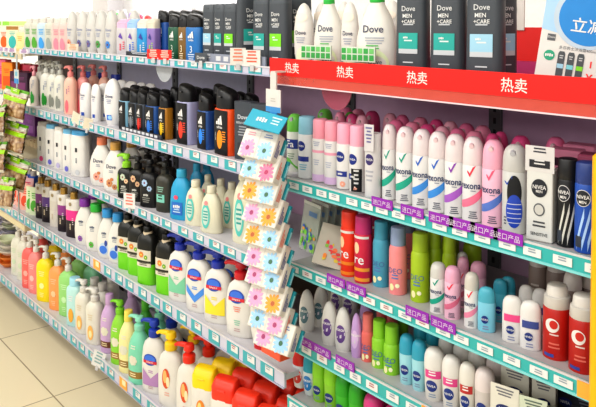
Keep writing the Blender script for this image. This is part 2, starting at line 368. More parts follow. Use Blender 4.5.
K['ag_amb'] = adig('#b47a1e', '#f0c424', W=.072); K['ag_dk'] = adig('#25282e', '#b9bcc2', H=.13); K['ag_lil'] = adig('#a6a6c8', '#e8402a', W=.08, D=.054, H=.14, ch=.055)
K['ag_blu2'] = adig('#1f4f92', '#2f8ae8', W=.084, D=.056, H=.122, ch=.052); K['ag_org'] = adig('#ea5318', '#f7941e', W=.092, D=.06, H=.14, ch=.06)
mb = Flat(-.016); mb.box(-.034, .034, -.016, .016, 0, .17, '#43484f', .002)
mb.text('Dove', 0, .125, .013, '#c8ccd0', .0008, .02); mb.text('MEN+CARE', 0, .108, .007, '#c8ccd0', .0008, .01); mb.lines(0, .095, .04, 4, .008, '#9a9fa6'); mb.rect(-.02, .02, .03, .05, '#30343a')
K['menbox'] = dict(name='gift_carton', cat='box', parts=[('carton', mb.mesh('carton'), [])])
# --- third left shelf
def whk(capc, W=.064, H=.17, acc='#3f4fa8'): return bottle('shampoo_bottle', 'bottle', W, .045, H, 'block', '#f4f3f0', ('slab', W*.9, .04, .02, capc, .001), n=3.4,
    dec=[('rect', -.006, .006, H*.6, H*.7, '#2c2f36', .0006, 2), ('text', None, 0, H*.4, .009, '#5a6a7a', .0009, .01, 1, True), ('ell', .006, .02, .012, .012, acc, .0006)])
K['wh_pink'] = whk('#e9e4e2', acc='#e0508a'); K['wh_blue'] = whk('#6fb2d4', acc='#6a6ac0'); K['wh_plain'] = whk('#eceae4', acc='#b8b0d0'); K['wh_big'] = whk('#4fa6d8', .088, .175, '#d8dce0')
def ovk(capc, fl, W=.112, H=.165, ck='cyl'): return bottle('shampoo_bottle', 'bottle', W, .058, H, 'oval', '#f7f5f0', (ck, .042, .04, .03, capc), n=2.2,
    dec=[('text', 'Dove', -.002, H*.62, .015, '#343a5c'), ('lines', 0, H*.52, .03, 2, .006, '#8f94a4'), ('flower', -.008, H*.24, .017, fl), ('flower', .016, H*.16, .012, fl), ('ell', .004, H*.33, .008, .006, '#c87a4a', .0007)])
K['ov_coral'] = ovk('#ee8a66', '#f0a08a'); K['ov_gold'] = ovk('#c89a4e', '#c88a5a')
K['gpump'] = bottle('pump_bottle', 'bottle', .078, .05, .115, 'round', '#1b1d1a', ('pump', .034, .034, .05, '#8fd032'), n=2.6,
    dec=[('strip', [(-.036, .0, .1), (-.022, .0, .09)], '#8fc63a', .0005), ('flower', .0, .08, .014, '#d8e6d0'), ('flower', .016, .066, .01, '#efc8a0'), ('text', None, .004, .045, .009, '#e6e6e0'), ('lines', .004, .035, .04, 3, .007, '#b9b9b0')])
def dkp(body, pump, fl, H=.12, W=.074): return bottle('pump_bottle', 'bottle', W, .05, H, 'round', body, ('pump', .03, .03, .045, pump), n=2.6,
    dec=[('flower', -.006, H*.7, .014, fl), ('flower', .014, H*.55, .011, fl), ('text', None, .0, H*.36, .009, '#cfcfc8'), ('lines', 0, H*.27, .04, 3, .007, '#8f8f88')])
K['dk_tan'] = dkp('#1d1b1a', '#161514', '#dcb48c'); K['dk_blue'] = dkp('#171719', '#131315', '#a9c4e0', .125); K['dk_brown'] = dkp('#2a2018', '#1c1612', '#9a7a54', .13)
K['olive'] = bottle('pump_bottle', 'bottle', .07, .05, .13, 'round', '#3b3a31', ('pump', .026, .026, .042, '#242420'), n=2.4,
    dec=[('rect', -.018, .018, .035, .062, '#7fc8b4', .0005), ('lines', 0, .085, .035, 3, .007, '#8fb8a8'), ('lines', 0, .056, .028, 2, .01, '#2c4038', .0009)])
K['bluep'] = bottle('shampoo_bottle', 'bottle', .086, .052, .142, 'taper', '#2ba0cc', ('cyl', .036, .034, .026, '#38a4c8'), n=2.4,
    dec=[('ell', -.006, .075, .009, .007, '#e8506a', .0007), ('rect', -.024, .02, .018, .06, '#2b6fc0', .0005), ('text', None, -.002, .045, .012, '#ffffff'), ('lines', -.002, .034, .034, 2, .008, '#d0ecff')])
def babyk(W, D, H, capd, ch): return bottle('baby_lotion_bottle', 'bottle', W, D, H, 'taper', '#f4f1d8', ('cyl', capd, capd, ch, '#f6f2dc'), n=2.3,
    dec=[('ell', -.008, H*.42, W*.22, H*.30, '#5cc4b8', .0005), ('ell', -.008, H*.42, W*.15, H*.22, '#d8efe4', .0008), ('lines', -.008, H*.52, W*.3, 4, H*.07, '#2f9a94', .0011), ('ell', -.008, H*.74, W*.09, W*.09, '#e88a8a', .0007)])
K['baby'] = babyk(.078, .046, .125, .03, .022); K['baby_big'] = babyk(.11, .06, .19, .05, .028)
# --- fourth left shelf
def goldk(mid, H=.165, W=.06, low='#241a22'): return bottle('shampoo_bottle', 'bottle', W, .045, H, 'block', '#efece6', ('gold', .032, .03, .03, '#b8924a', .001), n=2.6,
    zones=[(H*.45, low), (H*.72, mid), (H*1.1, '#efece6')], dec=[('text', None, 0, H*.3, .011, '#c8b8a0', .0009, .01, 1, True), ('ell', 0, H*.88, .008, .008, '#9a8a6a', .0006), ('lines', .014, H*.5, .01, 4, .008, '#e8dce4')])
K['go_purple'] = goldk('#7a2f7c'); K['go_violet'] = goldk('#5c3a86'); K['go_cream'] = goldk('#e9e4da', low='#dcd6ca'); K['go_plum'] = goldk('#8c3a86'); K['go_magenta'] = goldk('#e2348c', W=.08)
def ovc(capc, fl, kind='flower'): return bottle('shampoo_bottle', 'bottle', .1, .055, .162, 'oval', '#f5f4ee', ('cyl', .048, .044, .032, capc), n=2.2,
    dec=[('text', None, 0, .1, .010, '#5a6478'), ('lines', 0, .09, .03, 2, .006, '#9aa0a8')]+([('flower', -.004, .03, .014, fl)] if kind == 'flower' else [('ell', .0, .04, .024, .024, '#cfe4f8', .0004), ('ell', -.004, .036, .02, .016, fl, .0007), ('ell', .01, .062, .007, .012, '#2c4a9c', .0007)]))
K['ov_pur'] = ovc('#7d2f9a', '#8a5aa8'); K['ov_grn'] = ovc('#2fae3c', '#5cb84a'); K['ov_blu'] = ovc('#3391cc', '#3a78d8', 'blob')
def bgk(W=.078): return bottle('pump_bottle', 'bottle', W, .055, .185, 'round', '#1a1c16', ('pump', .03, .03, .05, '#141412'), n=3.0, zones=[(.075, '#74d022'), (.24, '#1b1c18')],
    dec=[('rect', -W*.4, W*.4, .066, .125, '#ece6d4', .0005), ('rect', -W*.4, W*.4, .080, .088, '#2a2a22', .0008), ('flower', -.008, .108, .012, '#e0863a', '#f4e070', .0009), ('flower', .012, .1, .009, '#6aa83a', '#f4e070', .0009), ('lines', 0, .077, .05, 2, .005, '#3a3a30', .001)])
K['bg'] = bgk(); 
t_ = Flat(-.022); t_.loft([(.155, .026, .02), (.175, .02, .018), (.192, .014, .014)], '#c9b89c', n=2, cap0=False, cap1=False, seg=14)
K['bg_tag'] = bgk(); K['bg_tag']['parts'].append(('neck_tag', t_.mesh('neck_tag'), []))
def sfg(pump, v, W=.098, H=.172, ph=.05, grey=None):
    V = []
    if v: V = [('strip', [(-W*.36+W*.72*i/10, (.03 if v != '#4a8fe0' else .034+.9*abs(-W*.36+W*.72*i/10)), .056+.9*abs(-W*.36+W*.72*i/10)) for i in range(11)], v, .0005), ('lines', 0, .082, .03, 2, .006, v)]
    else: V = [('lines', 0, .09, .03, 3, .006, '#e07a6a'), ('lines', 0, .05, .025, 3, .006, '#8ac4a8')]
    return bottle('hand_soap_bottle', 'bottle', W, .05, H, 'sfg', '#f6f4ee', ('pump', .04, .04, ph, pump), n=2.4, dec=V+shield(-.003, .122, W*.27)+[('lines', 0, .026, .03, 2, .006, '#c0a0a0')])
K['sf_green'] = sfg('#2438a4', '#7cc8a0'); K['sf_blue'] = sfg('#2438a4', '#4a8fe0'); K['sf_yellow'] = sfg('#2438a4', '#f0dc3a'); K['sf_red'] = sfg('#c8202c', None); K['sf_redcap'] = bottle('body_wash_bottle', 'bottle', .1, .052, .19, 'egg', '#f6f4ee', ('slab', .06, .04, .022, '#c8202c', .19), n=2.2, dec=shield(0, .12, .022)+[('lines', 0, .08, .03, 3, .007, '#6cc48c')])
# --- bottom left shelf
def lq(liq, cap, capk='pump', W=.08, H=.2, n=2.8, dc='#ffffff', prof='round', cd=.03, ch=.06): return bottle('body_wash_bottle', 'bottle', W, .06, H, prof, liq, (capk, cd, cd, ch, cap), n=n,
    dec=[('lines', 0, H*.7, .04, 3, .009, dc), ('flower', 0, H*.38, .016, dc, dc), ('lines', 0, H*.2, .03, 3, .008, dc)])
K['lq_milk'] = lq('#efeee0', '#f3f1ea', dc='#c8d8b8'); K['lq_coral'] = lq('#ee6a64', '#f3f1ea', dc='#f7b0a4'); K['lq_rose'] = lq('#f08a86', '#f3f1ea', dc='#f9c4bc')
K['lq_yellow'] = lq('#f3da16', '#f3f1ea', W=.094, dc='#fbf2a0'); K['lq_orange'] = lq('#f7a05c', '#f3f1ea', W=.086, dc='#fbc89c'); K['lq_green'] = lq('#9ad67c', '#f3f1ea', W=.094, dc='#c8ecb4'); K['lq_mint'] = lq('#8ecfa4', '#8fd4b0', W=.09, dc='#c8ecd4')
K['lt_blue'] = bottle('body_wash_bottle', 'bottle', .078, .055, .175, 'rect', '#b9e2dc', ('cyl', .05, .044, .035, '#a6dcea'), n=2.6, dec=[('ell', 0, .05, .014, .03, '#e8a83a', .0006), ('lines', 0, .13, .03, 3, .009, '#ffffff')])
K['wh_drop'] = bottle('pump_bottle', 'bottle', .078, .058, .175, 'round', '#f4f1e4', ('pump', .034, .034, .05, '#f4f2ec'), n=2.6, dec=[('ell', 0, .05, .015, .03, '#f0b460', .0006), ('ell', 0, .045, .008, .015, '#f8dca4', .0009), ('lines', 0, .12, .03, 3, .009, '#d8c8a8')])
K['wh_flat'] = bottle('body_wash_bottle', 'bottle', .07, .055, .165, 'round', '#f3f0e8', ('cyl', .04, .04, .03, '#f3f0ea'), n=2.4, dec=[('ell', .0, .04, .012, .022, '#f4c486', .0006), ('lines', 0, .11, .03, 3, .009, '#d8ccb4')])
def band(body, cap, capk='cyl', bnd='#9c7a3a', W=.078, H=.19): return bottle('shampoo_bottle', 'bottle', W, W*.85, H, [(0, .94, .94), (.012, 1, 1), (.04, 1, 1), (.12, 1, 1), (.25, 1, 1), (.5, 1, 1), (.68, .96, .96), (.8, .82, .82), (.9, .58, .58), (.96, .42, .42), (1, .38, .38)], body, (capk, W*.42, W*.42, .05 if capk == 'pump' else .04, cap), n=2.0,
    zones=[(H*.12, body), (H*.25, bnd), (2, body)], dec=[('flower', .0, H*.46, .02, '#f4f0dc', '#f4f0dc'), ('lines', 0, H*.72, .03, 2, .008, '#f4f0e0'), ('lines', 0, H*.2, .04, 2, .008, '#f0e0b0', .0008)])
K['bd_lilac'] = band('#c9a6cf', '#c7a2cc', bnd='#7a4a34'); K['bd_green'] = band('#8ccf3a', '#7cc82c', 'pump'); K['bd_cream'] = band('#efe2a0', '#f6dc62'); K['bd_mint'] = band('#7fd0ae', '#8cd8ba', 'pump', W=.088); K['bd_dgreen'] = band('#4fae3c', '#5cb83a')
K['s5_blue'] = sfg('#1f3fa8', '#b488b8', .1, .2, .06)
def flame(pump): return bottle('hand_soap_bottle', 'bottle', .1, .05, .195, 'sfg', '#f7f4ec', ('pump', .042, .042, .06, pump), n=2.4,
    dec=[('ell', -.004, .1, .016, .034, '#d8542c', .0005), ('ell', -.008, .106, .008, .022, '#f2b870', .0008), ('ell', .004, .09, .007, .018, '#f6dcb0', .0009), ('lines', 0, .05, .03, 2, .008, '#e0a898')])
K['fl_yellow'] = flame('#f4cc1e'); K['fl_red'] = flame('#e6321e'); K['s5_yel2'] = sfg('#f4cc1e', '#f0dc3a', .1, .195, .055)
def wed(c): return bottle('body_wash_bottle', 'bottle', .1, .056, .165, 'rect', '#f7f4ec', ('wedge', .086, .054, .06, c, .02), n=2.8,
    dec=[('ell', 0, .08, .018, .032, '#e88a2c', .0005), ('ell', -.004, .084, .008, .02, '#f8d48a', .0008), ('lines', 0, .035, .04, 2, .008, '#e0a898')])
K['we_yellow'] = wed('#f8d414'); K['we_red'] = wed('#ee3a20')
# --- right side
def rex(sw, chk, body='#f3f3f4', cap='#f4e9ec', capk='spraycap', W=.044, H=.116, ch=.056, name='spray_can'):
    r = W/2
    S = [(-r*1.3+2.7*r*i/12, H*(.24+.30*(i/12)**2.2), H*(.36+.30*(i/12)**1.6)) for i in range(13)]
    return bottle(name, 'can', W, W, H, 'can', body, (capk, W, W, ch, cap, .0), seg=24, dn='label_print',
        dec=[('strip', S, sw, .0004), ('text', 'rexona', -r*.1, H*.63, H*.085, '#3f4a6c', .0008, .02, .8),
             ('strip', [(-r*.35, H*.88, H*.92), (-r*.12, H*.80, H*.86), (r*.15, H*.9, H*.97), (r*.4, H*1.0-.001, H*1.0)], chk, .0008), ('lines', r*.2, H*.18, r*.9, 4, H*.035, '#4a4f60', .0007), ('lines', r*.2, H*.55, r*.6, 1, H*.03, '#7a8094')])
K['rx_teal'] = rex('#25a88c', '#1f9a84'); K['rx_blue'] = rex('#3f8fd8', '#3a6ac0'); K['rx_purple'] = rex('#a860c0', '#8a3fa8'); K['rx_red'] = rex('#ee7a96', '#e0304a'); K['rx_pinkbody'] = rex('#5a7ac4', '#e05a7a', '#e9b8cc', '#eca8bc')
for n_, c in dict(p1='#f29ab4', p2='#ea7fa6', p3='#f8bccb', p4='#e0568e').items(): K['rx_'+n_] = rex('#e88aa8', '#e0507a', '#f0d8e0', c)
K['silver'] = bottle('spray_can', 'can', .048, .048, .12, 'can', '#c4c4c0', ('spraycap', .048, .048, .05, '#d2d2d0', 0), seg=24,
    dec=[('ell', .004, .08, .014, .034, '#17181c', .0005), ('ell', .004, .045, .016, .032, '#2648b0', .0007)]+[('rect', -.009, .017, .022+k*.009, .0235+k*.009, '#dfe4f0', .001, 4) for k in range(5)]+[('strip', [(-.016, .1, .103), (-.01, .094, .098), (0, .108, .114)], '#2a50b0', .0007), ('lines', -.014, .03, .008, 3, .006, '#4a4f60')])
def niv(cap, body='#f4f3f3', c1='#e7a0b4', ch=.05, H=.11, W=.042, circ=True, blk=False):
    r = W/2; d = []
    if circ: d += [('ell', -r*.2, H*.72, r*.62, r*.62, '#1c2f80', .0005), ('text', 'NIVEA', -r*.2, H*.72, H*.045, '#ffffff', .0009, .012), ('rect', -r*.9, r*.7, H*.28, H*.40, '#25388c', .0006), ('text', None, -r*.1, H*.34, H*.05, '#ffffff', .0011), ('flower', r*.2, H*.12, .008, '#f0a890', '#f6d0c0')]
    else: d += [('lines', 0, H*.92, r*1.1, 3, H*.04, '#a0a4b8'), ('rect', -r*1.1, r*1.1, H*.68, H*.74, c1, .0005), ('rect', -r*1.1, r*1.1, H*.02, H*.18, '#d8b8dc', .0005), ('lines', 0, H*.5, r, 3, H*.05, '#b0b4c4')]
    if blk: d += [('rect', -r*.3, r*1.0, H*.02, H*.52, '#15151a', .0008), ('lines', r*.35, H*.46, r*.8, 4, H*.09, '#e8e8ea', .0011)]
    return bottle('spray_can', 'can', W, W, H, 'can', body, ('cyl', W*.96, W*.96, ch, cap, 0), seg=24, dec=d)
K['nv_circ'] = niv('#efa8bc'); K['nv_blk'] = niv('#efa8bc', blk=True); K['nv_line'] = niv('#eea0b0', circ=False)
K['fa'] = bottle('spray_can', 'can', .044, .044, .115, 'can', '#eef2ea', ('spraycap', .044, .044, .046, '#6dbb4a', 0), seg=24,
    dec=[('rect', -.022, .02, .07, .095, '#233a8a', .0004), ('text', 'Fa', -.002, .083, .018, '#ffffff', .0008, .01), ('strip', [(-.02+.04*i/8, .022+.01*math.sin(i/2), .034+.012*math.sin(i/2+.6)) for i in range(9)], '#6cc04a', .0005), ('lines', 0, .055, .026, 3, .006, '#8aa08a')])
K['nv_ltblue'] = bottle('spray_can', 'can', .046, .046, .115, 'can', '#eef2f4', ('cyl', .045, .045, .046, '#8fc6d8', 0), seg=24,
    dec=[('ell', -.006, .085, .013, .013, '#1c2f80', .0005), ('text', 'NIVEA', -.006, .085, .005, '#ffffff', .0009, .012), ('rect', -.02, .016, .045, .058, '#25388c', .0006), ('lines', 0, .035, .028, 3, .006, '#7ab4c8')])
g_ = bottle('hanging_pack', 'pack', .05, .044, .15, 'can', '#e6e4e6', None, dec=[('ell', 0, .09, .013, .013, '#3a2f68', .0005), ('text', 'NIVEA', 0, .09, .0055, '#ffffff', .0009, .012), ('lines', 0, .06, .03, 3, .01, '#a8a8b0'), ('rect', -.014, .018, .002, .006, '#c8c8cc', .0006)])
hc = Flat(-.026); hc.box(-.014, .018, -.026, -.0245, .11, .172, '#e2dfe2'); hc.lines(.002, .162, .022, 5, .008, '#6a6894', .001)
g_['parts'].append(('hair_tag', hc.mesh('hair_tag'), [])); K['clampack'] = g_
nb = Flat(-.02); nb.box(-.028, .028, -.02, .02, 0, .135, '#cfcfca', .002); nb.box(-.031, .031, -.0205, -.019, .13, .178, '#e4e2e2', 0)
nb.rect(-.022, .022, .138, .152, '#26262c', .0012); nb.lines(0, .150, .034, 2, .006, '#e8e8e8', .0016); nb.lines(0, .172, .04, 2, .006, '#3a3a44', .0012)
nb.ell(0, .1, .017, .017, '#23262e', .001); nb.text('NIVEA', 0, .102, .0075, '#f4f4f4', .0016, .012); nb.text('MEN', 0, .094, .005, '#f4f4f4', .0016, .012); nb.ell(0, .06, .012, .012, '#55585e', .001); nb.ell(0, .06, .0095, .0095, '#d4d4d0', .0014); nb.lines(0, .035, .04, 2, .007, '#44464c', .001); nb.text('SENSITIVE', 0, .014, .006, '#3a3c40', .001)
K['nvbox'] = dict(name='boxed_spray', cat='box', parts=[('carton', nb.mesh('carton'), [])])
def pinkbox(c, ink='#3a2030'):
    q = Flat(-.02); q.box(-.03, .03, -.02, .02, 0, .165, c, .002); q.rect(-.024, .024, .135, .15, ink, .001); q.lines(0, .128, .04, 4, .007, ink, .001)
    return dict(name='boxed_spray', cat='box', parts=[('carton', q.mesh('carton'), [])])
K['pkbox'] = pinkbox('#d88aa4'); K['pkbox2'] = pinkbox('#9a4a64')
def nvm(body, cap, st): return bottle('spray_can', 'can', .046, .046, .122, 'can', body, ('cyl', .045, .045, .038, cap, 0), seg=24,
    dec=[('ell', -.004, .098, .015, .015, '#e8e8ea', .0004), ('ell', -.004, .098, .0137, .0137, '#23262e', .0006), ('text', 'NIVEA', -.004, .1, .006, '#fff', .0009, .012) if 0 else ('text', 'NIVEA', -.004, .1, .0065, '#ffffff', .0009, .012), ('text', 'MEN', -.004, .091, .005, '#ffffff', .0009, .012)]
        +[('strip', [(-.016+.011*k+.0022*i, .004+.0085*i, .022+.0085*i) for i in range(8)], st, .0005) for k in range(3)]+[('rect', -.02, -.006, .01, .03, '#3a3f4a', .0006)])
K['nm_black'] = nvm('#16171a', '#1b1b1d', '#e6e6de'); K['nm_blue'] = nvm('#1f4fa8', '#2b3f7c', '#a8c8f0')
pf = Flat(); pf.box(-.044, .044, -.002, .002, 0, .13, M('#c4ccc0', .12, 0, .5), 0); pf.box(-.044, .044, -.003, .003, .124, .132, '#d8dcd4')
pf.rect(-.012, .03, .095, .108, M('#5a86b8', .4, 0, .8), .0025)
rr_ = random.Random(5)
for i in range(34): pf.ell(-.036+.072*rr_.random(), .008+.055*rr_.random()**1.3, .003+.006*rr_.random(), .003+.006*rr_.random(), rr_.choice(['#2f6fc0', '#3a9a5a', '#58b83c', '#6ac84a', '#7cc83c', '#2a5ab0', '#9ad060', '#e0a03a']), .0025+.0001*i, 7)
K['folder'] = dict(name='clear_pouch', cat='pouch', parts=[('pouch_sheet', pf.mesh('pouch_sheet'), [])])
pf2 = Flat(); pf2.box(-.06, .06, -.003, .003, 0, .11, M('#dcd8c8', .12, 0, .7), 0)
for i in range(30): pf2.ell(-.035+.07*rr_.random(), .012+.05*rr_.random(), .002+.006*rr_.random(), .002+.005*rr_.random(), rr_.choice(['#e8502c', '#f0b43a', '#e03c3c', '#f08c2c', '#d8c43a', '#f07a4a', '#e84a6a', '#8ac04a']), .0035+.0001*i, 7)
K['folder2'] = dict(name='clear_pouch', cat='pouch', parts=[('pouch_sheet', pf2.mesh('pouch_sheet'), [])])
def redc(b, cap, band): return bottle('spray_can', 'can', .044, .044, .118, 'can', b, ('cyl', .042, .042, .042, cap, 0), seg=24,
    dec=[('rect', -.022, .022, .108, .114, '#f2eeea', .0005), ('text', 're', -.004, .055, .016, '#ffffff', .0008, .01), ('ell', -.01, .085, .008, .014, '#f0c8a0', .0005), ('rect', -.022, .024, .03, .038, band, .0005), ('rect', -.022, .024, .006, .014, band, .0005)])
K['rc_orange'] = redc('#e6391c', '#e23a22', '#f08a2a'); K['rc_magenta'] = redc('#c81f44', '#b82a6c', '#f0a03a')
def neo(b, cap, H=.112): return bottle('spray_can', 'can', .042, .042, H, [(0, .92, .92), (.01, 1, 1), (.03, 1, 1), (.5, 1, 1), (.88, 1, 1), (.95, .95, .95), (1, .86, .86)], b, ('cyl', .036, .036, .042, cap, 0), seg=24,
    dec=[('rect', -.013, .013, H+.012, H+.03, '#e6ecec', .0024, 4)][:0]+[('text', 'DEO', 0, H*.5, .012, '#4a6aa0', .0008, .0), ('lines', 0, H*.4, .024, 2, .007, '#5a7ab0'), ('ell', -.008, H*.16, .006, .008, '#f0e8b0', .0006), ('ell', .006, H*.2, .005, .005, '#f4f0c8', .0006)])
K['ne_teal'] = neo('#4a9cb4', '#3f94ac'); K['ne_pink'] = neo('#e88a8c', '#8a9ab8'); K['ne_green'] = neo('#a0bc24', '#9cb828')
K['rs_teal'] = rex('#25a88c', '#1f9a84', cap='#dcdcd8', capk='dome', W=.034, H=.076, ch=.032); K['rs_pink'] = rex('#d8708c', '#e0304a', '#e6b4c8', '#dfa4bc', 'dome', .034, .078, .032); K['rs_red'] = rex('#e88aa4', '#e0304a', cap='#dcd8d0', capk='dome', W=.034, H=.078, ch=.034); K['rs_white'] = rex('#e8e8ea', '#c8c8d0', cap='#e2e0dc', capk='dome', W=.034, H=.078, ch=.034)
def stk(b, cap, c1=None, W=.04, H=.06, ch=.03): return bottle('deodorant_stick', 'stick', W, W*.66, H, 'stick', b, ('dome', W*.98, W*.64, ch, cap, 0), seg=22, n=2.3,
    dec=([('rect', -W*.36, W*.4, H*.72, H*.95, c1, .0005)] if c1 else [])+[('ell', -W*.05, H*.45, W*.2, W*.2, '#20357e', .0007), ('text', 'NIVEA', -W*.05, H*.45, .004, '#ffffff', .001, .012), ('lines', 0, H*.2, W*.5, 2, .005, '#8a90b0')])
K['st_blue'] = stk('#7fc4d8', '#4fa8bc'); K['st_teal'] = stk('#4fa8bc', '#3a9ab0'); K['st_pink'] = stk('#f0eeee', '#f2f0ee', '#e04a86'); K['st_white'] = stk('#f1f0f2', '#f2f1f0', '#3a4a8c', ch=.032)
K['redspray'] = bottle('spray_can', 'can', .05, .05, .095, 'can', '#b01c12', ('cyl', .049, .049, .022, '#dcd8d2', 0), seg=26,
    dec=[('ell', -.004, .065, .013, .013, '#f4f0ee', .0005), ('ell', -.001, .067, .0075, .008, '#c02318', .0008), ('text', 'MERIDA', .0, .046, .004, '#f0dcd8', .0008) if 0 else ('lines', 0, .047, .024, 1, .006, '#f0dcd8'), ('lines', 0, .03, .03, 2, .007, '#d86a5c'), ('rect', -.02, .0, .006, .012, '#3a4a9a', .0006)])
q_ = B(); q_.loft([(.115, .0195, .0195), (.120, .0195, .0195), (.131, .0185, .0185), (.135, .0165, .0165), (.137, .011, .011)], '#e9e5e0'); K['redspray']['parts'].append(('spray_button', q_.mesh('spray_button'), []))
K['clearspray'] = bottle('spray_can', 'can', .05, .05, .1, 'can', '#8a7a72', ('dome', .046, .046, .036, '#d2cbc4', 0), seg=22, dec=[('lines', 0, .06, .03, 4, .009, '#c8beb4')])
def rollon(body, cap, lab, W=.042, D=.034, H=.062, ch=.048): return bottle('roll_on_deodorant', 'roll-on', W, D, H, [(0, .7, .7), (.03, .78, .78), (.3, .92, .92), (.6, 1, 1), (.95, 1, 1), (1, .98, .98)], body, ('dome', W, D, ch, cap, 0), seg=22,
    dec=[('ell', -.001, H*.55, W*.34, H*.32, lab, .0005), ('text', 'rexona', 0, H*.66, .006, '#ffffff', .0009, .012), ('strip', [(-.012, H*.35, H*.42), (0, H*.38, H*.5), (.012, H*.5, H*.62)], '#e8e4ee', .0009)])
def rexroll(body, lab, W=.044): return bottle('roll_on_deodorant', 'roll-on', W, W*.8, .108, [(0, .8, .8), (.03, .9, .9), (.15, .98, .98), (.35, 1, 1), (.55, .97, .97), (.75, .82, .84), (.88, .62, .66), (.95, .44, .46), (.99, .2, .22), (1, .1, .1)], body, seg=22,
    dec=[('ell', -.001, .046, W*.27, .022, lab, .0005), ('text', 'rexona', 0, .056, .006, '#ffffff', .0009, .012), ('strip', [(-.010, .034, .038), (0, .036, .044), (.010, .044, .052)], '#e8e4ee', .0009)],
    cap=('cyl', W*.86, W*.7, .012, body, .108))
K['rr_purple'] = rexroll('#efeeea', '#6a4a8c'); K['rr_grey'] = rexroll('#efeeea', '#5a7a84'); K['rr_lilac'] = rexroll('#c09cd0', '#d8b8e0', .036)
K['ng_coral'] = neo('#dc6a64', '#d8706c', .072); K['ng_green'] = neo('#8cc832', '#86c42c', .07)
def nvroll(body, cap, lab=None, W=.042, H=.07, ch=.042): return bottle('roll_on_deodorant', 'roll-on', W, W*.92, H, [(0, .8, .8), (.04, .88, .88), (.5, .96, .96), (.95, 1, 1), (1, 1, 1)], body, ('dome', W*1.02, W*.94, ch, cap, 0), seg=22,
    dec=[('ell', -.002, H*.5, W*.27, W*.27, '#20357e', .0007), ('text', 'NIVEA', -.002, H*.5, .005, '#ffffff', .001, .012), ('lines', 0, H*.22, W*.5, 2, .005, '#8a9ab0')]+([('rect', -W*.38, W*.42, H*.74, H*.98, lab, .0005), ('lines', 0, H*.92, W*.5, 2, .006, '#ffffff', .0008)] if lab else []))
K['nr_blue'] = nvroll('#9cd0d8', '#2f98b0'); K['nr_pink'] = nvroll('#efebe6', '#f0eeea', '#d8468a', .046); K['nr_red'] = nvroll('#efebe0', '#efece4', '#b83030', .046); K['nr_plain'] = nvroll('#dcd4d0', '#d8ccc8', None, .048, .07, .044)
def cartonk(tab, bodyc, ink): 
    q = Flat(-.02); q.box(-.028, .028, -.02, .02, 0, .085, bodyc, .002); q.box(-.03, .03, -.0208, -.0192, .0, .108, tab, 0)
    q.ell(0, .062, .018, .009, '#1c2c66', .0014); q.text('NIVEA', 0, .062, .006, '#f0f0f4', .0018, .012); q.lines(0, .1, .045, 3, .006, ink, .0014); q.lines(0, .04, .03, 4, .006, ink, .0014)
    return dict(name='boxed_deodorant', cat='box', parts=[('carton', q.mesh('carton'), [])])
K['cd_white'] = cartonk('#d6d2c4', '#b9b5a6', '#6a6a72'); K['cd_dark'] = cartonk('#2a2c34', '#20222a', '#6a6c78')
K['cd_green'] = cartonk('#c8cfb8', '#a6b490', '#5a6a62')
K['r5_red'] = rollon('#dfe8ee', '#cc2a20', '#c8322c'); K['r5_teal'] = rollon('#e4eef0', '#2396ac', '#2a7ab8'); K['r5_lime'] = nvroll('#8cc832', '#8cd028', None, .044, .066, .05); K['r5_green'] = nvroll('#3fae28', '#2ea020', None, .044, .062, .05); K['r5_mag'] = nvroll('#c83a78', '#c8387c', None, .05, .06, .045)
# --- far left cartons, jars, dishes, packs
def carton(W, D, H, c, acc, name='product_carton', top=None, shape='r'):
    q = Flat(-D/2); q.box(-W/2, W/2, -D/2, D/2, 0, H, c, .002)
    if top: q.rect(-W/2+.002, W/2-.002, H*.84, H*.98, top, .0006, 1)
    if shape == 'e': q.ell(0, H*.35, W*.3, H*.25, acc, .0008)
    else: q.rect(-W*.34, W*.34, H*.15, H*.5, acc, .0008, 1)
    q.lines(0, H*.74, W*.6, 3, H*.06, acc, .001)
    return dict(name=name, cat='box', parts=[('carton', q.mesh('carton'), [])])
K['c_green'] = carton(.07, .05, .15, '#dff0c8', '#6cc03c', top='#9ad850'); K['c_peach'] = carton(.09, .05, .15, '#f6e2c0', '#e8b060', top='#c8e090')
K['c_orange'] = carton(.075, .04, .12, '#f6efe6', '#f0641e', shape='e'); K['c_teal'] = carton(.075, .045, .125, '#f2e6c0', '#3ab4b0', shape='e', top='#a8783a'); K['c_lime'] = carton(.06, .04, .12, '#f2f4ea', '#4cc832', shape='e')
K['cream_b'] = bottle('lotion_bottle', 'bottle', .08, .05, .095, 'rect', '#f6dc9c', ('cyl', .05, .04, .028, '#fbf4e4'), n=2.6, dec=[('lines', 0, .07, .04, 3, .009, '#e8b060')])
K['c_pink'] = carton(.06, .04, .15, '#ee6a94', '#c42a6a'); K['c_or'] = carton(.08, .05, .14, '#f58a1e', '#e05a14'); K['c_rose'] = carton(.06, .05, .13, '#e8506a', '#f4a8b4'); K['c_purple'] = carton(.1, .06, .1, '#6a2a78', '#8a4a98'); K['c_dpurple'] = carton(.08, .06, .1, '#40203a', '#7a3a68')
K['tube_tan'] = bottle('cream_tube', 'tube', .045, .03, .085, 'tottle', '#d8c4a0', ('cyl', .03, .026, .02, '#7a5236', .085), dec=[('lines', 0, .06, .025, 4, .01, '#8a5a3a')])
K['t_blue'] = bottle('hair_gel_bottle', 'bottle', .05, .036, .13, 'block', '#3a6ad0', ('cyl', .035, .03, .025, '#e8e4e0'), dec=[('lines', 0, .1, .03, 5, .012, '#c8d8f4')], n=3); K['t_purple'] = bottle('hair_gel_bottle', 'bottle', .05, .036, .12, 'block', '#7a3aa0', ('cyl', .035, .03, .025, '#4a2060'), dec=[('lines', 0, .1, .03, 5, .012, '#e0c8f0')], n=3)
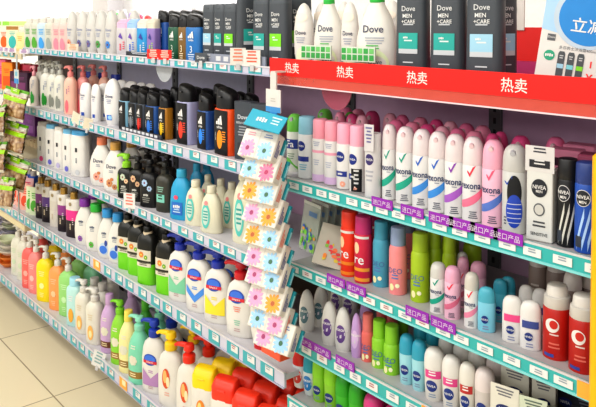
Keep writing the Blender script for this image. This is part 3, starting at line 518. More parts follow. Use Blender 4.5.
def pouch(c, acc):
    return bottle('refill_pouch', 'pouch', .075, .03, .125, [(0, 1, 1), (.05, .97, 1), (.3, .95, .9), (.7, .95, .5), (.9, .98, .18), (1, 1, .06)], c, dec=[('ell', 0, .045, .022, .026, acc, .0006), ('lines', 0, .1, .045, 3, .01, acc), ('flower', .012, .03, .01, '#f8e0c0')], n=3, bodyname='pouch_body')
K['po_peach'] = pouch('#f2b8a8', '#e8502c'); K['po_pink'] = pouch('#f4c8cc', '#e0306a'); K['po_green'] = pouch('#e4efc8', '#5ab43a')
def dish(c, rim): 
    q = B(); q.loft([(0, .03, .022), (.004, .034, .026), (.018, .055, .04), (.026, .062, .046), (.03, .063, .047), (.028, .058, .042), (.016, .05, .036), (.01, .03, .02)], c, n=2.4, seg=22)
    return dict(name='soap_dish', cat='dish', parts=[('bowl', q.mesh('bowl'), [])])
K['dish_white'] = dish('#f0ece2', '#fff'); K['dish_grey'] = dish('#a8a4b4', '#fff'); K['dish_green'] = dish('#c8d0b0', '#fff'); K['dish_orange'] = dish('#ee8a3a', '#fff')

def struct(b, name, loc=(0, 0, 0)):
    o = b.obj(name, None, loc); o['kind'] = 'structure'; return o
# tiled floor, procedural joints
fm = bpy.data.materials.new('cream_floor_tile'); fm.use_nodes = True; nt = fm.node_tree; bs = nt.nodes['Principled BSDF']
tc = nt.nodes.new('ShaderNodeTexCoord'); br = nt.nodes.new('ShaderNodeTexBrick')
br.offset = 0; br.inputs['Scale'].default_value = 1; br.inputs['Brick Width'].default_value = .672; br.inputs['Row Height'].default_value = .672
br.inputs['Mortar Size'].default_value = .003; br.inputs['Mortar Smooth'].default_value = .2
br.inputs['Color1'].default_value = (.80, .71, .50, 1); br.inputs['Color2'].default_value = (.84, .74, .53, 1); br.inputs['Mortar'].default_value = (.34, .27, .17, 1)
mp = nt.nodes.new('ShaderNodeMapping'); mp.inputs['Location'].default_value = (2.775+.672*10, .11+.672*8, 0)
nt.links.new(tc.outputs['Object'], mp.inputs['Vector']); nt.links.new(mp.outputs['Vector'], br.inputs['Vector']); nt.links.new(br.outputs['Color'], bs.inputs['Base Color'])
bs.inputs['Roughness'].default_value = .28
struct(B().box(-15, 3, -4, 3, -.05, 0, fm), 'floor')
struct(B().box(-15, 3, 2.5, 2.6, 0, 3.0, M('#ffffff', .8)), 'wall_back')
struct(B().box(-15, 3, -4, 2.6, 3.0, 3.05, M('#e6e6e6', .9)), 'ceiling')
# pillar and far end of the hall
struct(B().box(-7.85, -7.45, 2.3, 2.499, 0, 2.999, M('#cdc8c6', .8)), 'trim_1')
lb = Flat(2.44); lb.box(-7.1, -5.2, 2.44, 2.498, 1.69, 2.3, M('#f4f6ff', .6, 0, 1, 4.0), .01)
o = lb.obj('light_box'); tag(o, 'glowing white light box on the back wall above the far products', 'light box')
# far display shelf with products under the light box
fs = bpy.data.objects.new('display_shelf', None); COL.objects.link(fs); fs.location = (-5.6, 2.2, 0); tag(fs, 'far white display shelf under the light box', 'shelf')
b = B(); b.box(-1.9, 1.5, -.2, .24, 1.38, 1.42, '#e4e4ea', .004); b.obj('shelf_board', fs)
b = B(); b.box(-1.9, 1.5, -.18, .24, 0, 1.37, '#c8c8cc'); b.obj('cabinet', fs)
FK = [('#e0506a', .075, .15), ('#5ac05a', .07, .17), ('#f2f0f4', .08, .16), ('#b49ad4', .08, .17), ('#f0e8f0', .08, .15), ('#e84a4a', .09, .14), ('#c8b8e4', .08, .18), ('#f4f0ea', .08, .16)]
fk = [bottle('lotion_bottle', 'bottle', w, .06, h, 'rect', c, ('cyl', .035, .035, .03, '#f4f4f4')) for c, w, h in FK]
nm_ = ['rosy red', 'leaf green', 'white', 'lilac', 'pale pink', 'bright red', 'light violet', 'ivory']
for i in range(20):
    k = (i*5+2) % 8
    put(fk[k], -7.25+.165*i, 2.08, 1.42, random.uniform(-.2, .2), desc=nm_[k]+' bottle under the light box', shelf='far shelf', label=None)

# ---- shelving of the long gondola
RAILC = M('#c4c3d2', .25); RAILW = M('#d2cfdc', .3); BOARD = M('#c9c7cc', .45); LIP = M('#e6e6f2', .1, 0, .35)
TEAL = '#3fa6ae'; WHITE_ = '#f3f4f4'
def shelf(name, label, x0, x1, ztop, zbot, depth, style, lab_p, seed=0, front=0.0, col=None):
    r = bpy.data.objects.new(name, None); COL.objects.link(r); r.location = ((x0+x1)/2, front, ztop); tag(r, label, 'shelf', 'gondola shelves')
    L = (x1-x0)/2; h = ztop-zbot; rnd = random.Random(seed)
    b = B(); b.box(-L, L, .004, depth, -.024, -.0065, col or (BOARD if style == 'L' else M('#aeacae', .4)), .002); b.obj('shelf_board', r)
    b = B(); b.box(-L, L, -.004, .004, -h, 0, {'L': RAILC, 'R': M('#34a8a4', .35), 'W': M('#cfc3a4', .5)}[style], .001)
    if style == 'R': b.box(-L, L, -.0045, .0, -.0035, .0005, M('#dcdce0', .2)); b.box(-L, L, -.006, -.003, -h-.001, -h+.004, M('#7cc8c8', .2))
    if style == 'L': b.box(-L, L, -.007, -.003, -.003, .001, M('#ecebf4', .15)); b.box(-L, L, -.007, -.003, -h, -h+.004, M('#a8a8bc', .2))
    rail = b.obj('price_rail', r)
    n = 0; x = -L+.03
    f = Flat(0)
    lw = .058
    f.box(-lw/2, lw/2, -.0062, -.0045, -h+.005, -.004, TEAL)
    f.v = f.v
    mk = []
    for vv in range(3):
        q = Flat(-.0062)
        if style == 'L': q.box(-lw/2, lw/2, -.0062, -.0045, -h+.004, -.004, TEAL); q.rect(-lw*.12, lw*.46, -h*.62, -h*.16, WHITE_, .0004, 1)
        elif style == 'R': q.box(-lw*.31, lw*.31, -.0062, -.0045, -h*.74, -h*.28, WHITE_)
        else: q.box(-lw/2, lw/2, -.0062, -.0045, -h*.8, -.006, TEAL); q.rect(-lw*.1, lw*.46, -h*.6, -h*.2, WHITE_, .0004, 1)
        q.lines(lw*.1 if style != 'R' else 0, -h*(.24 if style != 'R' else .38)-.001*vv, lw*.4, 2, h*.14, '#8a9aa4' if vv != 1 else '#b06a6a', .001)
        mk.append(q.mesh('price_label'))
    orange = Flat(-.0062); orange.box(-lw*.5, lw*.5, -.0068, -.0045, -h+.002, -.001, '#f2a63c'); orange.rect(-lw*.1, lw*.4, -h*.6, -h*.15, '#fbe0b0', .0014, 1); orange = orange.mesh('price_label')
    while x < L-.02:
        if n < 42:
            o = bpy.data.objects.new('price_label', mk[rnd.randrange(3)] if rnd.random() > .035 else orange); COL.objects.link(o); o.parent = rail; o.location = (x, 0, 0)
            n += 1
        x += lab_p*(.85+.3*rnd.random())
    return r, rail
XB = -1.418
shL = {}
for k, (zt, zb, p, dp) in dict(L1=(1.381, 1.359, .085, .36), L2=(1.108, 1.076, .09, .38), L3=(.856, .826, .092, .38), L4=(.581, .541, .09, .38), L5=(.201, .161, .1, .38)).items():
    x0 = -3.39 if k in ('L1', 'L2', 'L3') else -4.6
    shL[k] = shelf('gondola_shelf', f"{SH[k]} with grey rail of teal price labels", x0, XB-.012, zt, zb-.004, dp, 'L', p, seed=hash(k[1]) % 7+ord(k[1]))
for k, (zt, zb, p, dp) in dict(R2=(1.099, 1.066, .053, .38), R3=(.883, .852, .053, .38), R4=(.693, .655, .055, .38), R5=(.526, .49, .055, .38)).items():
    shL[k] = shelf('gondola_shelf', f"{SH[k]} with continuous teal price rail", XB, -.30, zt, zb, dp, 'R', p, seed=ord(k[1])+3)
# top right shelf: carries the red promotion banner
r = bpy.data.objects.new('gondola_shelf', None); COL.objects.link(r); r.location = (XB, 0, 1.36); tag(r, 'top right shelf behind the red banner', 'shelf', 'gondola shelves')
b = B(); b.box(0, 1.12, .006, .38, -.024, 0, M('#a87a9a', .5), .002); b.obj('shelf_board', r)
b = B(); b.box(0, 1.12, .37, .385, .001, .045, '#c23a74'); tag(b.obj('back_rail', None, (XB, 0, 1.36)), 'magenta rail along the rear of the top right shelf', 'rail')
b = Flat(-.02); b.box(-.052, 1.12, -.020, -.018, 0.003, .047, M('#e81c14', .35))
for i, px in enumerate([292, 345, 417, 514]):
    x = atx(px, -.02, 1.386)-XB; b.text('热卖', x, .0245, .0265, '#fdf0ec', .0008, .0, 1.0); b.text('热卖', x+.0007, .0249, .0265, '#fdf0ec', .0009, .0, 1.0)
b.box(-.03, 1.12, -.0185, -.0165, -.020, .003, M('#e0604c', .2, 0, .55)); b.box(-.03, 1.12, -.0195, -.0165, -.022, -.019, M('#dcc8cc', .2))
bo = b.obj('promotion_banner', None, (XB, 0, 1.36)); tag(bo, 'long red promotion banner with white lettering along the top right shelf', 'banner')
# neighbouring unit at the far left
for (zt, zb, lb_, st) in ((1.362, 1.322, 'uppermost shelf of the far left unit', 'W'), (1.16, 1.13, 'second shelf of the far left unit, behind the snack bags', 'W'), (.962, .935, 'third shelf of the far left unit behind snack bags', 'W'), (.853, .828, 'low shelf of the far left unit holding tan tubes', 'W')):
    shelf('gondola_shelf', lb_, -4.6, -3.42 if zt != .962 else -3.42, zt, zb, .36, st, .1, seed=int(zt*10), col=M('#d8cfb8', .5))
bb = B(); bb.box(-4.6, -3.42, .0, .36, .497, .53, M('#d9cba4', .5), .003); tag(bb.obj('shelf_board'), 'beige board under the fourth left shelf at far left', 'shelf board')
# spine: back panels, uprights with slots, base, plinth
sp = bpy.data.objects.new('shelving_unit', None); COL.objects.link(sp); tag(sp, 'steel gondola frame with back panels and slotted uprights', 'shelving frame')
xs = [-4.3, -3.765, -3.225, -2.685, -2.134, -1.60, -1.068, -.53, -.01]
sp.location = (-2.1, .4, 0)
for i in range(len(xs)-1):
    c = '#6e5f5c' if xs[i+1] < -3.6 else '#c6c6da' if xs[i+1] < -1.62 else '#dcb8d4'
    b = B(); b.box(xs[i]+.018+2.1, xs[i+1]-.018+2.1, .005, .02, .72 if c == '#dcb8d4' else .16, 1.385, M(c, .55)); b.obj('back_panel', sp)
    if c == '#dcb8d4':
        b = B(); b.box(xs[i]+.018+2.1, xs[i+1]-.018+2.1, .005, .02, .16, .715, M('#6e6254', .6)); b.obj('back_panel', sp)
SL = M('#0d0d0f', .6)
for x in xs:
    b = B(); b.box(x-.018+2.1, x+.018+2.1, -.004, .03, 0, 1.385, M('#6d7070', .35, .4), .001)
    for j in range(38): b.box(x-.004+2.1, x+.004+2.1, -.0045, -.003, .22+.03*j, .235+.03*j, SL)
    b.obj('upright', sp)
b = B(); b.box(-2.3, 1.82, -.25, .0, 0, .155, M('#9a9a9e', .5), .002); b.obj('plinth', sp)
# red header board and far products behind the top right shelf
b = Flat(.388); b.box(-1.06, -.1, .388, .40, 1.387, 1.487, M('#e0201a', .5)); tag(b.obj('header_board'), 'plain red header board behind the grey bottles on top', 'board')
# yellow post at the right edge
b = B(); px_ = atx(589.5, -.03, .95); b.box(px_, px_+.034, -.035, -.012, 0, 1.285, M('#f2b208', .4), .006); b.box(px_-.006, px_+.04, -.04, -.009, 0, .012, M('#c89208', .4)); tag(b.obj('upright_post'), 'yellow upright post at the right edge of the shelves', 'post')
# hanging card wobblers
def wob(px, y, z, col, lab):
    q = B(); 
    pts = [(.055*math.cos(t*math.pi/12), 0, -.055*math.sin(t*math.pi/12)) for t in range(13)]
    a = len(q.v); q.v += pts+[(p[0], .002, p[2]) for p in pts]
    q.face(range(a, a+13), M(col, .2, 0, .75)); q.face(list(range(a+13, a+26))[::-1], M(col, .2, 0, .75))
    q.box(-.012, .012, -.001, .003, -.002, .02, M(col, .2, 0, .75))
    o = q.obj('shelf_wobbler', None, (atx(px, y, z), y, z)); tag(o, lab, 'sign')
wob(164, .02, 1.355, '#b4b8bc', 'clear grey half-round sign hanging below the top left shelf')
wob(336, .05, 1.336, '#c46a80', 'pinkish half-round sign hanging below the top right shelf')

# ---- poster stand, top right
ps = bpy.data.objects.new('promotion_poster', None); COL.objects.link(ps); ps.location = (atx(528, .0, 1.40), .02, 1.40); ps.rotation_euler = (math.radians(-6), math.radians(8), math.radians(30)); tag(ps, 'white promotion poster with blue circle standing on the red-bannered shelf', 'poster')
q = Flat(-.002); q.box(0, .26, -.002, .002, -.01, .24, '#f2f1ee'); 
q.ell(.076, .120, .059, .059, '#cfe2f4', .0008, 24); q.ell(.078, .120, .052, .052, '#1d86d0', .0012, 24)
q.strip([(.0, .09, .16), (.03, .085, .2), (.05, .1, .2)], '#a8ccea', .0005)
q.text('立减', .0768, .104, .027, '#ffffff', .0018, .0, 1.0); q.text('立减', .0775, .1045, .027, '#ffffff', .0019, .0, 1.0)
q.rect(.012, .026, .070, .082, '#5a5c60', .001, 1); q.text('Dove', .019, .0765, .004, '#e8e8e8', .0016)
q.text('多芬男士沐浴露400ml', .066, .060, .0062, '#6a6c70', .001, .0)
q.ell(.020, .043, .0095, .0095, '#1f9f78', .001); q.text(None, .020, .043, .006, '#ffffff', .0015)
for i, c in enumerate((LB, '#7cc8d0', LI)):
    u = .041+.0165*i; q.strip([(u-.006, .0, .048), (u-.004, .0, .053), (u+.004, .0, .053), (u+.006, .0, .048)], '#4a4e52', .001)
    q.rect(u-.0055, u+.0055, .022, .030, c, .0014, 1); q.lines(u, .044, .008, 2, .004, '#d8dcde', .0014)
q.text('¥', .092, .012, .014, '#e83030', .001, .03); q.text('1', .092, .036, .012, '#e83030', .001, .03)
q.obj('poster_card', ps)
b = B(); b.box(.02, .18, .012, .016, -.01, .04, '#dadada'); b.obj('stand', ps)
# round green sticker card on the wall paper behind
b = B(); b.box(-.10, .10, .0, .004, 0, .12, '#d8d0c4'); 
so = Flat(-.001); so.ell(.045, .03, .016, .016, '#1f9f78', .001, 20); so.text(None, .045, .03, .010, '#ffffff', .0018)
so.box(-.06, .08, -.0005, .0035, -.02, .12, '#d9d3ca')
oo = so.obj('shelf_card', None, (atx(496, .384, 1.5), .384, 1.5)); tag(oo, 'pale card with round green sticker behind the grey bottles', 'card')

# ---- small price cards standing on rails
def pcard(px, y, z, w, h, c, ink, lab, rz=20, txt=None, name='price_card', rl=0):
    q = Flat(-.001); q.box(-w/2, w/2, -.001, .001, 0, h, c); 
    if txt: q.text(txt, 0, h*.5, h*.36, ink, .0008, .03)
    else: q.lines(0, h*.85, w*.7, 4, h*.2, ink, .0008)
    q.box(-w*.12, w*.12, -.002, .003, -.014, .004, '#d8d8dc')
    o = q.obj(name, None, (atx(px, y, z), y, z)); o.rotation_euler = (0, math.radians(rl), math.radians(rz)); tag(o, lab, 'price card')
pcard(153.5, -.012, 1.378, .055, .032, '#e02418', '#ffd8c8', 'red price card on the top left rail, left one of two', txt=None)
pcard(165, -.012, 1.378, .055, .032, '#e02418', '#ffd8c8', 'red price card on the top left rail, right one of two', txt=None)
pcard(201, -.012, 1.380, .045, .028, '#4c5158', '#d8dce0', 'grey small card below the light blue labelled bottle, top left shelf', txt='Dove')
pcard(238, -.014, 1.380, .045, .048, '#f2eee8', '#e0846a', 'white tilted price card below grey bottles, top left shelf', 40)
pcard(252, -.012, 1.380, .052, .044, '#f4f0ea', '#e0644a', 'white upright price card with blue edge, right end of top left shelf', 25)
pcard(75, -.012, 1.092, .05, .045, '#f0ead8', '#d8cdb4', 'cream folded tag on second left shelf below the pink pump bottle', 15, rl=18)
pcard(87, -.012, 1.080, .04, .045, '#efe6d0', '#d8cdb4', 'cream curled tag on second left shelf below white shampoo bottles', 35, rl=12)
pcard(129.5, -.014, .842, .05, .055, '#f2f4f2', '#e07a6a', 'white price card below green pump bottle, third left shelf', 25)
pcard(97, -.014, .165, .055, .065, '#f4f4f4', '#88a8a8', 'white price card leaning on the bottom left rail', 30, rl=15)
pcard(73, .012, 1.38, .055, .03, '#f4e8d4', '#e0a070', 'cream price card under the white oval bottles, top left shelf', 30)
for i, px in enumerate((1, 7, 12, 24)): pcard(px, -.016, 1.352, .05, .022, '#f6f0f8', '#8a3a9a', 'white card with purple print, '+['leftmost', 'second', 'third', 'last'][i]+' on the far left top shelf', 30)
# dark strip labels lying along the top left rail
b = Flat(.004); b.box(0, .34, .004, .008, 0, .026, '#8a90a0'); b.lines(.05, .02, .06, 2, .008, '#e8ecf2'); 
for i in range(5): b.rect(.10+.04*i, .125+.04*i, .006, .02, '#e4e8ee', .0008, 1)
b.text('Dove', .03, .012, .010, '#ffffff', .001)
tag(b.obj('shelf_strip', None, (atx(198, .004, 1.38), 0, 1.380)), 'grey printed strip below the grey bottles, right part of top left shelf', 'strip')
b = Flat(.004); b.box(0, .26, .004, .008, 0, .016, '#2a2c34'); b.lines(.1, .013, .12, 2, .005, '#c8ccd4')
tag(b.obj('shelf_strip', None, (atx(126, .004, 1.38), 0, 1.380)), 'black printed strip left of the red cards, top left shelf', 'strip')
b = Flat(.004); b.box(0, .30, .004, .008, 0, .016, '#2c2e3a')
for i in range(9): b.rect(.01+.03*i, .032+.03*i, .004, .013, '#e4e8f0', .0008, 1)
tag(b.obj('shelf_strip', None, (atx(121, .004, 1.107), 0, 1.107)), 'dark printed strip before the black-capped bottles, second left shelf', 'strip')

# ---- purple tags clipped on the right rails
def ptag(px, z, rail_lab, i, n):
    q = Flat(-.001); q.box(-.0315, .0315, -.001, .001, 0, .0215, '#8f22a8'); q.text('进口产品', 0, .0107, .0125, '#f4e8fa', .0007, .0, 1.0)
    o = q.obj('purple_tag', None, (atx(px, -.008, z), -.008, z)); tag(o, f"purple tag with white lettering, {('leftmost' if i == 0 else 'rightmost' if i == n-1 else ORD_[i]+' from left')} on {rail_lab} rail", 'tag', f"purple tags on {rail_lab} rail")
ORD_ = 'first second third fourth fifth sixth seventh eighth ninth tenth'.split()
for lab, z, L in (('the second right shelf', 1.088, [382, 412, 441, 462, 484, 508]), ('the third right shelf', .872, [336, 356, 417, 443]), ('the fourth right shelf', .684, [305, 322, 345])):
    for i, px in enumerate(L): ptag(px, z, lab, i, len(L))

# ---- clip strip with hanging soap packs
cs = bpy.data.objects.new('clip_strip', None); COL.objects.link(cs); cs.location = (atx(274, -.05, 1.36), -.05, 1.36); tag(cs, 'hanging clip strip with white card and blue hook holding soap packs', 'clip strip')
q = Flat(-.002); q.box(-.03, .03, -.003, -.001, -.088, -.03, '#eceae6'); q.rect(-.03, .03, -.088, -.074, '#3f8fcc', .0014, 1); q.lines(0, -.055, .03, 2, .006, '#b8b4ac', .0014); q.obj('header_card', cs)
q = B(); q.box(-.012, .012, -.003, .001, -.03, .012, '#e4e2de'); q.box(-.01, .01, -.003, .035, .012, .016, '#e4e2de'); q.obj('clamp', cs)
q = B(); q.box(-.035, .035, -.003, .001, -.122, -.100, M('#1f86cc', .3)); q.box(-.014, .014, -.003, .001, -.102, -.086, M('#1f86cc', .3)); q.tube([(0, -.002, -.12), (0, -.012, -.135), (0, -.02, -.13)], .003, M('#1f86cc', .3), 8); q.obj('hook', cs)
x0s, x1s = 0, atx(281, -.05, .66)-cs.location.x
q = B(); q.tube([(0, 0, -.12), (x1s*.5, 0, -.4), (x1s, 0, -.70)], .004, M('#d8e4e8', .2, 0, .8), 6); q.obj('plastic_strip', cs)
FL = dict(o='#f4a02c', p='#e8a0c4', b='#9cc8e8', r='#e07a9c')
def soap(f1, f2, top=False):
    q = Flat(-.014)
    q.box(-.054, .054, -.014, .014, -.036, .036, '#f3efe6', .002)
    for u, f in ((-.028, f1), (.026, f2)):
        q.flower(u, -.013, .0265, FL[f], {'o': '#b05a1c', 'p': '#a03a6a', 'b': '#3a6a4a', 'r': '#b03060'}[f], .0008)
    q.lines(-.028, .026, .03, 2, .006, '#e08a9a', .0008); q.lines(.026, .026, .03, 2, .006, '#7a8ab0', .0008)
    q.rect(-.0008, .0008, -.036, .036, '#cfc8ba', .0006, 1)
    e = B(); e.box(.0545, .0550, -.011, .011, -.030, .030, '#f8f4ea')
    for k in range(3): e.box(.0549, .0556, -.007+.005*k, -.005+.005*k, -.022, .02-.01*k, '#e0705a' if f1 != 'p' else '#3a4a8a')
    t = B(); t.box(.028, .060, .015, .024, -.02, .03, '#1f8f9c', .001); t.box(.0599, .0604, .016, .022, -.01, .02, '#9cd8dc')
    return dict(name='soap_pack', cat='soap', parts=[('carton', q.mesh('carton'), []), ('end_print', e.mesh('end_print'), []), ('teal_wrapper', t.mesh('teal_wrapper'), [])])
NM = dict(o='orange', p='pink', b='blue', r='rose')
cyc = [('p', 'b'), ('b', 'r'), ('o', 'b'), ('p', 'o'), ('o', 'b'), ('p', 'b'), ('p', 'b'), ('p', 'o'), ('b', 'p'), ('p', 'b')]
pys = [146, 167, 189, 211, 233, 255, 273, 296, 317, 335]
pxs = [262, 264, 264, 266, 267, 268, 269, 270, 272, 278]
for i, ((a, b2), py, px) in enumerate(zip(cyc, pys, pxs)):
    # centre height from its image row at depth -.085
    lo, hi = .3, 1.5
    x = atx(px, -.085, 1.0)
    for _ in range(40):
        m_ = (lo+hi)/2
        if proj(x, -.085, m_)[1] > py: lo = m_
        else: hi = m_
    s_ = put(soap(a, b2), x, -.088, lo, math.radians(14), rx=math.radians(-27), ry=math.radians(3),
        label=f"{['topmost', 'second', 'third', 'fourth', 'fifth', 'sixth', 'seventh', 'eighth', 'ninth', 'lowest'][i]} hanging soap pack down the strip, {NM[a]} and {NM[b2]} flowers")
    s_['group'] = 'soap packs hanging down the clip strip'
q = Flat(-.004); q.box(-.056, .056, -.004, .0, -.024, .024, '#2aa6c0', .001); q.text(None, -.01, 0, .014, '#e8f8fc', .0008, .02); q.lines(.03, .012, .03, 3, .008, '#d8f4f8', .0008)
hp = Vector((atx(266, -.10, 1.25), -.10, 1.256)); hx = q.obj('header_flap', cs, hp-cs.location); hx.rotation_euler = (math.radians(-40), math.radians(8), math.radians(14))
b = B(); b.box(-.04, .04, -.02, .02, 0, .022, '#ea5a3c', .002); tag(b.obj('soap_carton', None, (atx(277, -.03, .66), -.032, .638)), 'orange-red carton below the lowest hanging soap pack', 'box')

# ---- snack bags of nuts hanging at the far left
nutm = bpy.data.materials.new('nuts_in_clear_bag'); nutm.use_nodes = True; nt = nutm.node_tree; bs = nt.nodes['Principled BSDF']
tc = nt.nodes.new('ShaderNodeTexCoord'); vo = nt.nodes.new('ShaderNodeTexVoronoi'); vo.inputs['Scale'].default_value = 45
cr = nt.nodes.new('ShaderNodeValToRGB'); cr.color_ramp.elements[0].color = (.74, .53, .30, 1); cr.color_ramp.elements[1].color = (.20, .09, .03, 1); cr.color_ramp.elements[1].position = .75
nt.links.new(tc.outputs['Object'], vo.inputs['Vector']); nt.links.new(vo.outputs['Distance'], cr.inputs['Fac']); nt.links.new(cr.outputs['Color'], bs.inputs['Base Color'])
bp = nt.nodes.new('ShaderNodeBump'); bp.inputs['Strength'].default_value = .6; bp.inputs['Distance'].default_value = .01; nt.links.new(vo.outputs['Distance'], bp.inputs['Height']); nt.links.new(bp.outputs['Normal'], bs.inputs['Normal'])
bs.inputs['Roughness'].default_value = .15; bs.inputs['Coat Weight'].default_value = .8
from mathutils import noise
def bag(seed):
    def sheet(zf, mat, name, W=.085, H=.12, T=.034, z0=0):
        q = B(); N, Mn = 18, 22
        for side in (-1, 1):
            a = len(q.v)
            for j in range(Mn+1):
                for i in range(N+1):
                    u = -1+2*i/N; v = j/Mn
                    t = max(0, (1-u**4))*max(0, math.sin(math.pi*min(1, v*1.02)))**.5 * T
                    if v > .85 or v < .06: t *= .25
                    nn = noise.noise(Vector((u*2.2+seed*5, v*4, side*3)))*.012+noise.noise(Vector((u*5+seed, v*9, side)))*.007
                    q.v.append((u*W*(1-.1*math.sin(math.pi*v)), side*(t*.5+abs(nn)*(1 if .05 < v < .95 else .2))+.001*side, z0-H*(1-v)*1.0+H*.0))
            for j in range(Mn):
                for i in range(N):
                    v = (j+.5)/Mn; k = a+j*(N+1)+i
                    m = zf(v, (i+.5)/N)
                    f_ = (k, k+1, k+N+2, k+N+1)
                    q.face(f_ if side < 0 else f_[::-1], m, True)
        return q.mesh(name)
    gl = M('#9ccf1c', .25); gd = M('#5a9a1c', .25); cl = M('#d8d2c0', .12, 0, .8)
    m1 = sheet(lambda v, u: gl if .60 < v < .72 else (gd if v > .90 else (cl if v > .76 or v < .08 else nutm)), None, 'bag_film')
    h = Flat(-.012); h.box(-.03, .03, -.012, -.010, -.02, .0, '#8fc41c'); h.lines(0, -.004, .04, 2, .006, '#f4f4d8')
    return dict(name='snack_bag', cat='bag', parts=[('bag_film', m1, []), ('header_label', h.mesh('header_label'), [])])
strip_x = atx(16, -.05, 1.2)
ns = bpy.data.objects.new('clip_strip', None); COL.objects.link(ns); ns.location = (strip_x, -.045, 1.30); tag(ns, 'clip strip with blue and white card holding the snack bags', 'clip strip')
q = Flat(-.002); q.box(-.03, .03, -.003, -.001, -.085, -.02, '#dfe6e6'); q.rect(-.03, .03, -.085, -.062, '#2f8fd0', .0014, 1); q.rect(-.016, .016, -.05, -.03, '#6ab0c8', .0014, 1); q.obj('header_card', ns)
q = B(); q.tube([(0, 0, .05), (0, 0, -.7)], .004, M('#d8e4e8', .2, 0, .8), 6); q.obj('plastic_strip', ns)
for i, (px, py, sc, rr) in enumerate([(15, 89, 1.0, 8), (9, 105, 1.05, -10), (14, 123, 1.0, 6), (8, 141, 1.1, -8), (14, 158, 1.05, 10), (16, 176, .9, -6)]):
    x = atx(px, -.09, 1.0); lo, hi = .3, 1.5
    for _ in range(40):
        m_ = (lo+hi)/2
        if proj(x, -.09, m_)[1] > py: lo = m_
        else: hi = m_
    s_ = put(bag(i), x, -.075-.05*(i % 2), lo, math.radians(10+rr), rx=math.radians(-10), ry=math.radians(rr),
       label=f"{['topmost', 'second', 'third', 'fourth', 'fifth', 'lowest'][i]} clear bag of brown nuts with green label, hanging at far left"); s_.scale = (sc, 1, 1.15); s_['group'] = 'nut bags hanging at the far left'

# ---- lights
def area(name, loc, rot, sx, sy, e, c=(1, 1, 1)):
    l = bpy.data.lights.new(name, 'AREA'); l.shape = 'RECTANGLE'; l.size = sx; l.size_y = sy; l.energy = e; l.color = c
    o = bpy.data.objects.new(name, l); COL.objects.link(o); o.location = loc; o.rotation_euler = rot
area('ceiling_and_fill_light', (-1.8, -1.7, 2.9), (math.radians(22), 0, 0), 7, .5, 80, (1, .98, .94))
area('ceiling_and_fill_light', (-1.8, -3.6, 2.6), (math.radians(62), 0, 0), 7, 1.2, 85, (1, .98, .95))  # added frontal fill from the aisle side, brightens the shelf interiors; no fixture
area('ceiling_and_fill_light', (-4, 1.4, 2.9), (0, 0, 0), 6, .6, 60, (1, .99, .98))
area('ceiling_and_fill_light', (-10.5, 1.2, 2.8), (math.radians(20), 0, 0), 5, .6, 110, (1, .99, .98))  # added light, only there to brighten the far left of the back wall
wd = bpy.data.worlds.new('store'); bpy.context.scene.world = wd; wd.use_nodes = True
wd.node_tree.nodes['Background'].inputs[0].default_value = (1, .985, .96, 1); wd.node_tree.nodes['Background'].inputs[1].default_value = .6

# ===== top left shelf
NU = 'far left unit'
SH.update(N1='far left top shelf', N2='far left second shelf', N3='far left third shelf', N4='far left fourth shelf', N5='bottom left shelf')
ZS.update(N1=1.356, N2=1.154, N3=.956, N4=ZS['L4'], N5=ZS['L5'])
row('N1', K['c_lime'], [0], 'white carton with lime spot', .05, 30)
row('N1', K['c_orange'], [7], 'white carton with orange spot', .05, 30)
row('N1', K['c_teal'], [15.5], 'tan and teal baby care carton', .05, 30)
row('N1', K['cream_b'], [24], 'cream yellow bottle with white cap', .05, 25)
row('N1', K['c_green'], [1, 11], 'tall pale green carton', .14, 25); row('N1', K['c_peach'], [19, 29], 'tall peach carton with green top', .14, 25)
for px, c, d in ((30.5, 'green', 'white lotion bottle with green leaf'), (37, 'lime', 'white lotion bottle with lime leaf'), (44, 'blue', 'pale blue lotion bottle with blue leaf'), (51.5, 'grey', 'white lotion bottle with grey leaf'), (59, 'pink', 'pink lotion bottle with leaf')):
    row('L1', K['leaf_'+c], [px], d, .055, 28)
    row('L1', K['leaf_'+c], [px+2.0], d, .13, 28, dz=.0)
row('L1', K['leaf_pink'], [65], 'pink lotion bottle standing beside white oval bottles', .05, 28)
row('L1', K['c_rose'], [62, 68], 'rose product carton', .14, 20); row('L1', K['t_blue'], [48], 'blue upright bottle behind the leaf bottles', .19)
for px, c, d in ((73, 'peach', 'white oval bottle with peach flower'), (83.5, 'lilac', 'white oval bottle with dark flower'), (93, 'lilac', 'white oval bottle with lilac flower'), (102.5, 'green', 'white oval bottle with green flower'), (112.5, 'blue', 'white oval bottle with blue flower')):
    row('L1', K['egg_'+c], [px], d, .06, 12)
row('L1', K['egg_peach'], [78, 88, 98, 108], 'plain white oval bottle', .15, 20)
row('L1', K['egg_green'], [122, 135], 'white oval bottle behind the pastel-lidded bottles', .16, 15)
for px, c, d in ((125.5, 'pink', 'white bottle with pink slanted lid'), (135.5, 'skyblue', 'white bottle with sky blue slanted lid'), (145.5, 'blue', 'blue bottle with white slanted lid'), (154, 'purple', 'purple bottle with cream slanted lid')):
    row('L1', K['flip_'+c], [px], d, .055, 10)
row('L1', K['adi_blue'], [164.5], 'tall blue shower gel with black cap', .07, 8)
row('L1', K['adi_green'], [176], 'dark green shower gel with black cap', .045, 8)
row('L1', K['adi_bronze'], [185.5], 'bronze shower gel with black cap', .05, 8)
row('L1', K['adi_sky'], [196.5], 'bright blue shower gel with black cap', .045, 8)
row('L1', K['adi_blue'], [176, 188, 199], 'blue shower gel with black cap', .15, 8)
for px, c, d in ((211, 'lb', 'grey bottle with light blue label'), (221.5, 'te', 'grey bottle with teal label'), (232.5, 'li', 'grey bottle with lime label')):
    row('L1', K[f'men_{c}_m'], [px], d, .055, 6)
row('L1', K['men_te_l'], [249.5], 'grey bottle turned sideways', .07, 70, dz=-.008)
